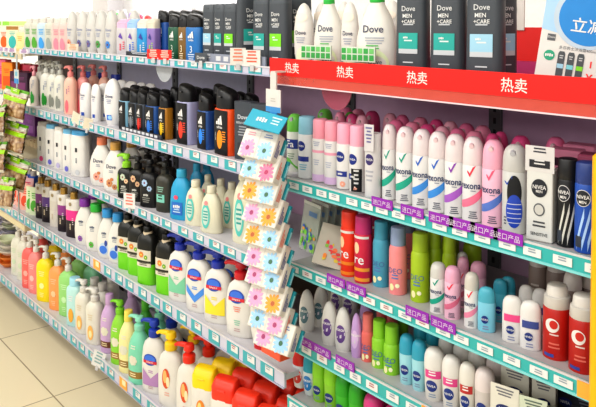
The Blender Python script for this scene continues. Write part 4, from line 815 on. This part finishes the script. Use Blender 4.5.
row('L1', K['men_te_l'], [264], 'taller grey bottle with teal label', .06, 5, dz=-.02)
row('L1', K['men_li_l'], [280.5], 'taller grey bottle with lime label', .06, 5, dz=-.02)
# ===== top right shelf
row('R1', K['men_li_l'], [298], 'dark grey bottle behind the white bottles', .14, 60)
row('R1', K['dove_slim'], [304], 'slim white lotion bottle beside the banner end', .075, 14, dz=.01)
row('R1', K['dove_big'], [329], 'white green-capped bottle, left one of two', .07, 18)
row('R1', K['dove_slim'], [350], 'slim white lotion bottle between green-capped bottles', .08, 14, dz=.01)
row('R1', K['dove_big'], [377], 'white green-capped bottle, right one of two', .06, 18)
row('R1', K['dove_slim'], [322, 344, 372, 392], 'slim white lotion bottle', .17, 10, dz=.015)
for px, n_ in ((320, 'left'), (362, 'right')):
    x = atx(px, .022, 1.43); g = put(K['gift'], x, .012, 1.408, math.radians(6), label=f"green checked paper band across the white bottles, {n_} one")
row('R1', K['men_te_l'], [413], 'dark grey bottle with teal label beside white bottles', .06, 10)
row('R1', K['men_te_l'], [448.5], 'dark grey bottle with teal label, standing alone', .06, 14)
row('R1', K['men_lb_l'], [485.5], 'dark grey bottle with light blue label', .05, 14)
row('R1', K['men_lb_l'], [499], 'dark grey bottle seen edge-on beside the poster', .13, 80)
# ===== second left shelf
row('N2', K['c_pink'], [0.5, 5], 'pink carton', .05, 25); row('N2', K['c_or'], [11], 'bright orange carton', .05, 25); row('N2', K['c_rose'], [25, 31], 'rose red carton', .12, 20)
row('N2', K['c_dpurple'], [20, 27], 'dark violet carton', .06, 20, dz=0)
row('L2', K['lp_rose'], [34.5], 'rosy white pump bottle with green leaves', .05, 26)
row('L2', K['lp_green'], [40, 47], 'white pump bottle with green leaves', .07, 26)
row('L2', K['lp_grey'], [54, 61], 'white pump bottle with grey pump', .07, 26)
row('L2', K['lp_green'], [44, 51, 58], 'white pump bottle with green leaves behind', .16, 26)
row('L2', K['pinkp'], [71], 'peach pink pump bottle, nearest to the rail', .06, 24)
row('L2', K['pinkp2'], [83.5], 'rose pink pump bottle', .10, 24)
row('L2', K['pinkp'], [94, 105], 'peach pink pump bottle with rose pump', .17, 20)
row('L2', K['white_s'], [86.5, 96.5], 'white shampoo bottle with small blue mark', .05, 14)
row('L2', K['white_s'], [104.5], 'narrow white shampoo bottle turned aside', .07, 60)
row('L2', K['white_t'], [113.5], 'tall white shampoo bottle with blue square mark', .05, 24)
row('L2', K['blue_tube'], [90, 103, 116], 'white conditioner with navy blue lid', .2, 10, dz=.02)
row('L2', K['white_s'], [122, 132, 142, 151], 'white rounded bottle behind the black caps', .17, 18, dz=.01)
for px, c, d, dd in ((127.5, 'sky', 'light blue shower gel with black label', .05), (136.5, 'blk', 'charcoal shower gel with black label', .05), (144.5, 'red', 'charcoal shower gel with red mark', .05), (155, 'blu', 'blue shower gel with black label', .05),
    (166, 'amb', 'amber shower gel with black label', .05), (176.5, 'dk', 'black shower gel with grey mark', .06), (188, 'lil', 'lilac shower gel with red mark', .06), (206.5, 'blu2', 'large blue shower gel with black label', .055), (228, 'org', 'large orange shower gel with flame print', .055)):
    row('L2', K['ag_'+c], [px], d, dd, 0, jit=2)
row('L2', K['ag_blk'], [137, 146, 156, 167, 178], 'charcoal shower gel with black cap', .13, 8)
row('L2', K['ag_dk'], [198, 209, 220], 'black shower gel with black cap', .14, 8, dz=.0)
row('L2', K['ag_dk'], [232, 242, 252], 'black-capped shower gel behind the dark cartons', .16, 8, dz=0)
row('L2', K['ag_org'], [222], 'orange shower gel partly hidden', .09, 8)
row('L2', K['menbox'], [246.5, 263], 'dark grey gift carton', .05, 16)
# ===== third left shelf
row('N3', K['c_purple'], [27, 34], 'purple carton', .05, 15, dz=.06) if 0 else None
row('N3', K['c_purple'], [27, 36], 'purple carton beside the snack bags', .06, 10)
row('N4', K['tube_tan'], [25, 30, 35, 40], 'tan cream tube with brown cap', .26, 15, dz=.20) if 0 else None
SH['N6'] = 'far left low shelf'; ZS['N6'] = .847
row('N6', K['tube_tan'], [26.5, 30, 33.5, 37], 'tan cream tube with brown cap', .16, 10); row('N6', K['tube_tan'], [30, 34], 'tan cream tube with brown cap', .26, 10)
row('L3', K['wh_pink'], [44.5], 'white bottle with pink base mark', .05, 20); row('L3', K['wh_blue'], [53, 70], 'white bottle with pale blue lid', .05, 20)
row('L3', K['wh_plain'], [61.5], 'white bottle with cream lid', .05, 20)
row('L3', K['wh_big'], [80.5], 'broad white bottle with blue lid', .055, 22)
row('L3', K['wh_plain'], [57, 65, 75, 86], 'white bottle with cream lid', .14, 10)
row('L3', K['ov_coral'], [102.5], 'white oval bottle with coral cap', .055, 26); row('L3', K['ov_gold'], [116], 'white oval bottle with gold cap', .045, 26)
row('L3', K['ov_coral'], [108], 'white oval bottle with coral cap behind', .14, 20); row('L3', K['ov_gold'], [132], 'white oval bottle with gold cap behind green pump', .12, 20); row('L3', K['ov_gold'], [146], 'white oval bottle hidden behind dark pump bottles', .19, 20)
row('L3', K['gpump'], [127], 'black bottle with green pump', .04, 24)
row('L3', K['dk_tan'], [138.5], 'black pump bottle with tan flowers', .05, 22); row('L3', K['dk_blue'], [150.5], 'black pump bottle with blue flowers', .045, 22)
row('L3', K['dk_brown'], [148, 158, 168], 'dark brown pump bottle', .13, 22)
row('L3', K['olive'], [165.5], 'olive grey pump bottle with teal label', .055, 20)
row('L3', K['bluep'], [182], 'bright blue bottle with blue cap', .05, 20); row('L3', K['bluep'], [197, 207], 'bright blue bottle with blue cap', .14, 20)
row('L3', K['baby'], [196], 'cream baby lotion bottle, left one in front', .05, 22); row('L3', K['baby'], [212], 'cream baby lotion bottle, right one in front', .045, 22)
row('L3', K['baby'], [208, 221, 232], 'cream baby lotion bottle behind', .12, 20)
row('L3', K['baby_big'], [245], 'large cream baby lotion bottle behind the soap packs', .06, 16); row('L3', K['baby_big'], [262], 'large cream bottle next to the hanging soap packs', .09, 10)
# ===== fourth left shelf
row('N4', K['t_purple'], [-1, 2.5], 'purple gel bottle', .05, 20); row('N4', K['t_blue'], [8, 12], 'blue gel bottle', .06, 20)
row('N4', K['po_peach'], [17, 22, 26.5], 'peach refill pouch', .05, 26); row('N4', K['po_pink'], [19, 24, 29], 'pink refill pouch', .11, 22); row('N4', K['po_green'], [31.5, 35.5], 'pale green refill pouch', .05, 24)
row('N4', K['t_blue'], [30, 34], 'blue gel bottle behind the green pouches', .14, 20)
for px, c, d in ((42, 'purple', 'purple and black bottle with gold cap'), (48.5, 'violet', 'violet and black bottle with gold cap'), (56.5, 'cream', 'cream bottle with gold cap'), (64.5, 'plum', 'plum and black bottle with gold cap'), (74.5, 'magenta', 'magenta and black bottle with gold cap')):
    row('L4', K['go_'+c], [px], d, .055, 24)
row('L4', K['go_cream'], [52, 60, 69], 'cream bottle with gold cap', .14, 20)
row('L4', K['ov_pur'], [85.5], 'white oval bottle with purple cap', .05, 26); row('L4', K['ov_grn'], [96.5], 'white oval bottle with green cap', .05, 26); row('L4', K['ov_blu'], [108], 'white oval bottle with blue cap', .05, 26); row('L4', K['ov_blu'], [118.5], 'white oval bottle with blue cap beside black bottles', .055, 30)
row('L4', K['ov_grn'], [103], 'white oval bottle with green cap behind', .13, 20); row('L4', K['ov_pur'], [94], 'white oval bottle with purple cap behind', .13, 20)
row('L4', K['bg_tag'], [128.5, 138.5], 'black pump bottle with green base', .055, 20); row('L4', K['bg_tag'], [148.5], 'black pump bottle with green base and neck tag', .04, 22); row('L4', K['bg_tag'], [167], 'black and green pump bottle beside white soap bottles', .045, 22)
row('L4', K['bg'], [143, 155, 166, 176], 'black pump bottle', .14, 20)
for px, c, d in ((181, 'green', 'white soap bottle with green wedge'), (199.5, 'blue', 'white soap bottle with blue wedge'), (218.5, 'yellow', 'white soap bottle with yellow wedge'), (241.5, 'red', 'white soap bottle with red pump')):
    row('L4', K['sf_'+c], [px], d, .05, 22)
row('L4', K['sf_redcap'], [262], 'white flip-lid bottle behind the soap packs', .045, 20); row('L4', K['sf_redcap'], [282], 'white flip-lid bottle at the shelf end', .07, 10)
row('L4', K['sf_blue'], [196, 214, 232], 'white soap bottle with blue pump', .13, 18); row('L4', K['sf_red'], [258, 274], 'white soap bottle with red pump', .15, 18)
# ===== bottom left shelf
for i, (px, z_, c) in enumerate([(2, 0, 'grey'), (3, .03, 'grey'), (4, .06, 'white'), (8, 0, 'orange'), (9, .03, 'green'), (8, .06, 'white'), (5, .16, 'grey'), (2, .2, 'grey'), (9, .19, 'grey'), (12.5, .0, 'orange')]):
    pass
def stack(px, d, cs, nm):
    for i, c in enumerate(cs):
        put(K['dish_'+c], atx(px, d, ZS['L5']), d, ZS['L5']+.031*i, random.uniform(-.3, .3), label=f"{c} soap dish, {['lowest', 'second', 'third', 'fourth', 'fifth', 'sixth', 'seventh'][i]} in the {nm} stack, bottom left shelf")['group'] = 'soap dishes stacked on the bottom left shelf'
stack(1, .07, ['orange', 'green', 'white', 'white'], 'leftmost'); stack(8.5, .07, ['orange', 'orange', 'white', 'white', 'green'], 'front'); stack(4, .2, ['grey', 'grey', 'white', 'grey', 'grey', 'grey', 'grey'], 'far'); stack(11, .2, ['grey', 'white', 'grey', 'green', 'white', 'grey', 'grey'], 'back')
row('L5', K['lq_milk'], [19], 'milky white pump bottle', .07, 20); row('L5', K['lq_milk'], [25], 'milky pump bottle with pale flowers', .07, 20); row('L5', K['lq_coral'], [30.5], 'coral red pump bottle', .055, 22); row('L5', K['lq_rose'], [37], 'rose pump bottle', .055, 22)
row('L5', K['lq_yellow'], [46.5], 'bright yellow pump bottle', .055, 24); row('L5', K['lq_orange'], [58.5], 'orange pump bottle', .06, 24); row('L5', K['lq_green'], [69], 'light green pump bottle', .07, 24)
row('L5', K['lq_yellow'], [55], 'bright yellow pump bottle', .16, 20); row('L5', K['lq_orange'], [66], 'orange pump bottle', .16, 20); row('L5', K['lq_green'], [80], 'light green pump bottle', .17, 20); row('L5', K['lq_mint'], [93], 'mint green pump bottle', .18, 20); row('L5', K['lq_coral'], [42], 'coral red pump bottle', .15, 20)
row('L5', K['lt_blue'], [75.5], 'pale aqua bottle with light blue cap', .05, 22)
row('L5', K['wh_drop'], [84.5], 'white pump bottle with amber drop, left one', .05, 24); row('L5', K['wh_drop'], [95.5], 'white pump bottle with amber drop, right one', .045, 24)
row('L5', K['wh_flat'], [95, 103], 'cream white bottle with round cap', .13, 20); row('L5', K['wh_flat'], [112], 'cream white bottle with round cap', .2, 20)
row('L5', K['bd_lilac'], [110], 'lilac bottle with brown band', .06, 22); row('L5', K['bd_green'], [120.5], 'lime green pump bottle with gold band', .05, 22); row('L5', K['bd_cream'], [129], 'cream bottle with yellow cap and gold band', .045, 22); row('L5', K['bd_mint'], [140], 'mint pump bottle with gold band', .04, 22)
row('L5', K['bd_lilac'], [132], 'lilac bottle with brown band', .16, 20); row('L5', K['bd_dgreen'], [146], 'deep green bottle', .14, 20); row('L5', K['bd_mint'], [160], 'mint pump bottle', .14, 20)
row('L5', K['s5_blue'], [155], 'white soap bottle with blue pump', .045, 24); row('L5', K['fl_yellow'], [171.5], 'white soap bottle with yellow pump', .045, 24); row('L5', K['fl_red'], [189.5], 'white soap bottle with red pump', .045, 24, rows=3, dy=.075)
row('L5', K['s5_blue'], [172], 'white soap bottle with blue pump', .13, 20); row('L5', K['s5_yel2'], [194], 'white soap bottle with yellow pump', .13, 20); row('L5', K['s5_blue'], [186], 'white soap bottle with navy pump', .2, 20)
row('L5', K['we_yellow'], [205.5], 'white bottle with yellow slanted lid', .05, 24, rows=4, dy=.07)
row('L5', K['we_red'], [226], 'white bottle with red slanted lid', .05, 24, rows=4, dy=.07, dz=.01); row('L5', K['we_red'], [247], 'white red-lidded bottle', .05, 24, rows=4, dy=.07, dz=.01); row('L5', K['we_red'], [270], 'white bottle with red lid near the shelf end', .05, 24, rows=3, dy=.07, dz=.01)
# ===== second right shelf
row('R2', K['fa'], [295], 'white and green spray can with green cap', .06, 20)
row('R2', K['nv_ltblue'], [307], 'white spray can with light blue cap', .055, 16)
row('R2', K['nv_line'], [320.5, 332.5], 'white spray can with pink band', .055, 16)
row('R2', K['nv_circ'], [345], 'white spray can with navy circle', .05, 14); row('R2', K['nv_blk'], [358], 'white spray can with black panel', .05, 10)
row('R2', K['clampack'], [373], 'clear packed spray with white hair tag', .035, 14)
row('R2', K['rx_teal'], [389.5, 405.5], 'white spray can with teal swoosh', .055, 22)
row('R2', K['rx_blue'], [422, 438], 'white spray can with blue swoosh', .055, 22)
row('R2', K['rx_purple'], [455], 'white spray can with purple swoosh', .055, 22); row('R2', K['rx_red'], [473], 'white spray can with pink swoosh and red tick', .055, 22)
row('R2', K['rx_pinkbody'], [493], 'pink spray can with blue swoosh', .055, 22); row('R2', K['silver'], [514.5], 'silver spray can with blue oval panel', .05, 20)
row('R2', K['nvbox'], [542.5], 'white boxed spray with round emblem', .045, 10); row('R2', K['nm_black'], [567, ], 'black spray can with white stripes', .05, 18); row('R2', K['nm_blue'], [586.5], 'blue spray can with white stripes', .045, 18)
row('R2', K['fa'], [325, 350], 'spray can with green cap in back', .15, 10, dz=.008)
pk = ['rx_p1', 'rx_p2', 'rx_p3', 'rx_p4']; nmk = dict(rx_p1='rose pink', rx_p2='deep pink', rx_p3='pale pink', rx_p4='magenta')
for i, px in enumerate([340, 352, 362, 396, 412, 427, 442, 457, 474, 492]): row('R2', K[pk[(i*3) % 4]], [px], f"spray can with {nmk[pk[(i*3)%4]]} cap", .12, 15)
for i, px in enumerate([346, 358, 372, 390, 402, 420, 436, 450, 466, 482]): row('R2', K[pk[(i*3+1) % 4]], [px], f"spray can with {nmk[pk[(i*3+1)%4]]} cap at back", .2, 15)
row('R2', K['rx_p4'], [500, 520], 'spray can with magenta cap behind silver can', .14, 15); row('R2', K['rx_p2'], [555], 'spray can with deep pink cap behind boxes', .18, 15)
row('R2', K['pkbox'], [566], 'pink boxed spray', .11, 12); row('R2', K['pkbox'], [580], 'pink boxed spray behind the blue can', .18, 12); row('R2', K['pkbox2'], [596], 'dark rose boxed spray', .10, 12)
# ===== third right shelf
for i, px in enumerate([307]*6):
    x = atx(px, .09, ZS['R3'])+.004*i; put(K['folder'], x, .09+.024*i, ZS['R3']+.002, math.radians(-10), rx=math.radians(-9), label=f"clear pouch with colourful dots, {['front', 'second', 'third', 'fourth', 'fifth', 'rearmost'][i]} of those standing, third right shelf")['group'] = 'clear dotted pouches standing on third right shelf'
put(K['folder2'], atx(333, .045, ZS['R3']), .05, ZS['R3']+.004, math.radians(38), rx=math.radians(-38), ry=math.radians(12), label='clear pouch with orange splashes leaning against the red can, third right shelf')
row('R3', K['rc_orange'], [349.5], 'orange red spray can', .06, 18); row('R3', K['rc_magenta'], [363.5], 'crimson spray can with magenta cap', .055, 18)
row('R3', K['ne_teal'], [381.5], 'teal spray can', .07, 18); row('R3', K['ne_pink'], [398], 'salmon pink spray can', .065, 18)
row('R3', K['ne_green'], [420], 'lime green spray can, nearest', .07, 18); row('R3', K['ne_green'], [434, 449], 'lime green spray can', .11, 18); row('R3', K['ne_green'], [450, 472], 'lime green spray can', .2, 18); row('R3', K['ne_teal'], [392], 'teal spray can', .15, 18); row('R3', K['ne_pink'], [408, 424], 'salmon pink spray can', .16, 18)
row('R3', K['rc_magenta'], [376], 'crimson spray can', .14, 18)
row('R3', K['rs_teal'], [438], 'short white spray can with teal swoosh', .05, 22); row('R3', K['rs_pink'], [452.5], 'short pink spray can', .05, 22); row('R3', K['rs_red'], [471.5], 'short white spray can with pink swoosh', .045, 22)
row('R3', K['rs_white'], [449, 462], 'short white spray can with clear cap', .13, 18, dz=.0); row('R3', K['rs_pink'], [463, 478], 'short pink spray can', .115, 18)
row('R3', K['st_blue'], [486.5], 'light blue deodorant stick', .05, 26); row('R3', K['st_teal'], [500, 508], 'teal deodorant stick', .11, 26)
row('R3', K['st_pink'], [512.5], 'white deodorant stick with pink band', .05, 26); row('R3', K['st_white'], [530.5], 'white deodorant stick with navy print', .05, 26)
row('R3', K['st_pink'], [526], 'white deodorant stick with pink band', .12, 22); row('R3', K['st_white'], [540], 'white deodorant stick with navy print', .12, 22)
row('R3', K['redspray'], [556.5], 'red spray can with white top, left one', .06, 18); row('R3', K['redspray'], [583], 'red spray can with white top, right one', .05, 18)
row('R3', K['clearspray'], [538, 556], 'brown can with pale domed cap', .22, 10); row('R3', K['clearspray'], [572, 590], 'brown can with pale domed cap beside', .15, 10); row('R3', K['redspray'], [600], 'red spray can at the shelf end', .12, 10)
# ===== fourth right shelf
row('R4', K['rr_grey'], [307], 'white roll-on with grey oval', .055, 22); row('R4', K['rr_grey'], [321], 'white roll-on with grey oval', .10, 22); row('R4', K['rr_purple'], [330, 343.5], 'white roll-on with purple oval', .05, 22); row('R4', K['rr_lilac'], [356.5], 'lilac roll-on', .05, 22)
row('R4', K['rr_purple'], [326, 338, 350], 'white roll-on with purple oval', .16, 22, dz=.01); row('R4', K['rr_lilac'], [366], 'lilac roll-on', .14, 22)
row('R4', K['ng_coral'], [368], 'coral slim spray', .06, 18); row('R4', K['ng_green'], [379.5, 392], 'green slim spray', .06, 18); row('R4', K['ng_coral'], [382, 392], 'coral slim spray', .14, 18); row('R4', K['ng_green'], [402], 'green slim spray', .14, 18)
row('R4', K['nr_blue'], [407, 419.5], 'pale blue roll-on with teal cap', .05, 20); row('R4', K['nr_blue'], [421, 433, 446], 'pale blue roll-on with teal cap', .13, 20)
row('R4', K['nr_pink'], [434.5, 451.5], 'white roll-on with pink label', .045, 20); row('R4', K['nr_red'], [467.5], 'white roll-on with red label', .045, 20); row('R4', K['nr_plain'], [484.5], 'beige domed roll-on', .05, 20)
row('R4', K['nr_pink'], [446, 462, 477], 'white roll-on with pink label', .12, 20); row('R4', K['nr_plain'], [497], 'beige domed roll-on', .13, 20)
row('R4', K['cd_white'], [508], 'white boxed deodorant with navy oval', .045, 14); row('R4', K['cd_green'], [535], 'pale green boxed deodorant', .045, 14); row('R4', K['cd_dark'], [561, 585], 'dark boxed deodorant', .045, 14)
row('R4', K['cd_white'], [518, 545], 'white boxed deodorant with navy oval', .12, 14); row('R4', K['cd_dark'], [567, 588], 'dark boxed deodorant', .12, 14)
# ===== bottom right shelf
row('R5', K['r5_red'], [300], 'white roll-on with red cap', .06, 20); row('R5', K['r5_teal'], [310], 'white roll-on with teal cap', .055, 20); row('R5', K['r5_lime'], [320, 332.5], 'lime green roll-on', .055, 20); row('R5', K['r5_green'], [344, 357.5], 'deep green roll-on', .045, 20)
row('R5', K['r5_green'], [354, 367], 'deep green roll-on', .12, 20); row('R5', K['r5_lime'], [330, 343], 'lime green roll-on', .14, 20); row('R5', K['r5_mag'], [374, 395, 418], 'magenta roll-on', .045, 20); row('R5', K['r5_mag'], [386, 405], 'magenta roll-on', .12, 20); row('R5', K['r5_teal'], [440, 462], 'white roll-on with teal cap, right half', .05, 20)
row('R5', K['r5_red'], [314], 'white roll-on with red cap', .13, 20)


# ------------------------------------------------------------------ settle: neighbours on a board may touch but not interpenetrate
def reach(p, ang):
    a, b = p['W']/2, p['D']/2; t = ang-p['rz']; c, d = abs(math.cos(t)), abs(math.sin(t)); n = max(2.0, p['n'])
    return 1/((c/a)**n+(d/b)**n)**(1/n)
shelfset = {}
for p in PLACED:
    if p['label'] is None and p['shelf'] != 'far shelf': shelfset.setdefault(p['shelf'], []).append(p)
for L in shelfset.values():
    for it in range(60):
        moved = False
        for i in range(len(L)):
            for j in range(i+1, len(L)):
                p, q = L[i], L[j]; dx, dy = q['x']-p['x'], q['y']-p['y']; dist = math.hypot(dx, dy)
                if dist > .13: continue
                a = math.atan2(dy, dx); gap = reach(p, a)+reach(q, a)+.001-dist
                if gap > 0:
                    moved = True
                    if abs(p['y']-q['y']) < .035 or (p['row'] == q['row'] == '' and min(p['y'], q['y']) < .08 and max(p['y'], q['y']) < .105):
                        for t in (p, q):
                            if t.get('sc', 1) > .76: t['sc'] = t.get('sc', 1)*.975; t['W'] *= .975; t['D'] *= .975
                        if p.get('sc', 1) > .76 or q.get('sc', 1) > .76: continue
                    b_, f_ = (q, p) if q['y'] >= p['y'] else (p, q)
                    vx, vy = b_['x']-EYE.x, b_['y']-EYE.y; l = math.hypot(vx, vy); st = min(.012, gap+.001)
                    if b_['y'] < .34: b_['x'] += vx/l*st; b_['y'] += vy/l*st
                    else:
                        s_ = 1 if b_['x'] > f_['x'] else -1; b_['x'] += s_*st*.6
        if not moved: break
    for p in L: p['o'].location.x = p['x']; p['o'].location.y = p['y']; p['o'].scale = (p.get('sc', 1), p.get('sc', 1), 1)
# ------------------------------------------------------------------ labels
ORD = 'first second third fourth fifth sixth seventh eighth ninth tenth eleventh twelfth thirteenth fourteenth fifteenth sixteenth seventeenth eighteenth nineteenth twentieth'.split()
sets = {}
for p in PLACED:
    if p['label'] is None: sets.setdefault((p['desc'], p['shelf']), []).append(p)
PLUR = {'box': 'boxes', 'dish': 'dishes', 'pouch': 'pouches'}
for (desc, shelf), L in sets.items():
    rows_ = {}
    for p in L: rows_.setdefault(p['row'], []).append(p)
    for rw, R in rows_.items():
        R.sort(key=lambda p: p['x'])
        for i, p in enumerate(R):
            t = desc
            if len(R) > 1: t += ', ' + (('leftmost' if i == 0 else 'rightmost') if i in (0, len(R)-1) else ORD[i]+' from left')
            if rw: t += ', '+rw if len(R) == 1 else ' of '+rw
            t += ', '+shelf
            p['o']['label'] = t
    if len(L) > 1:
        c = L[0]['cat']; w = c.split(); w[-1] = PLUR.get(w[-1], w[-1]+'s')
        for p in L: p['o']['group'] = f"{desc.split(' with ')[0]} {'' if False else ''}row on the {shelf}".replace('  ', ' ')
for p in PLACED:
    n_ = len(p['o']['label'].replace(',', ' ').split())
    if n_ > 16 or n_ < 4: print('LABEL LENGTH', n_, p['o']['label'])

# ------------------------------------------------------------------ camera
cam = bpy.data.cameras.new('camera'); co = bpy.data.objects.new('camera', cam); COL.objects.link(co)
co.location = EYE
R3 = Matrix((RT, UP, -FW)).transposed()
co.rotation_euler = R3.to_euler()
cam.sensor_fit = 'HORIZONTAL'; cam.sensor_width = 36; cam.lens = FPX/596*36
cam.shift_x = -(CX-298)/596; cam.shift_y = -(203.5-CY)/596
cam.clip_start = .02
bpy.context.scene.camera = co
bpy.context.scene.view_settings.view_transform = 'Standard'
bpy.context.scene.view_settings.look = 'Medium High Contrast'
bpy.context.scene.view_settings.exposure = -0.12
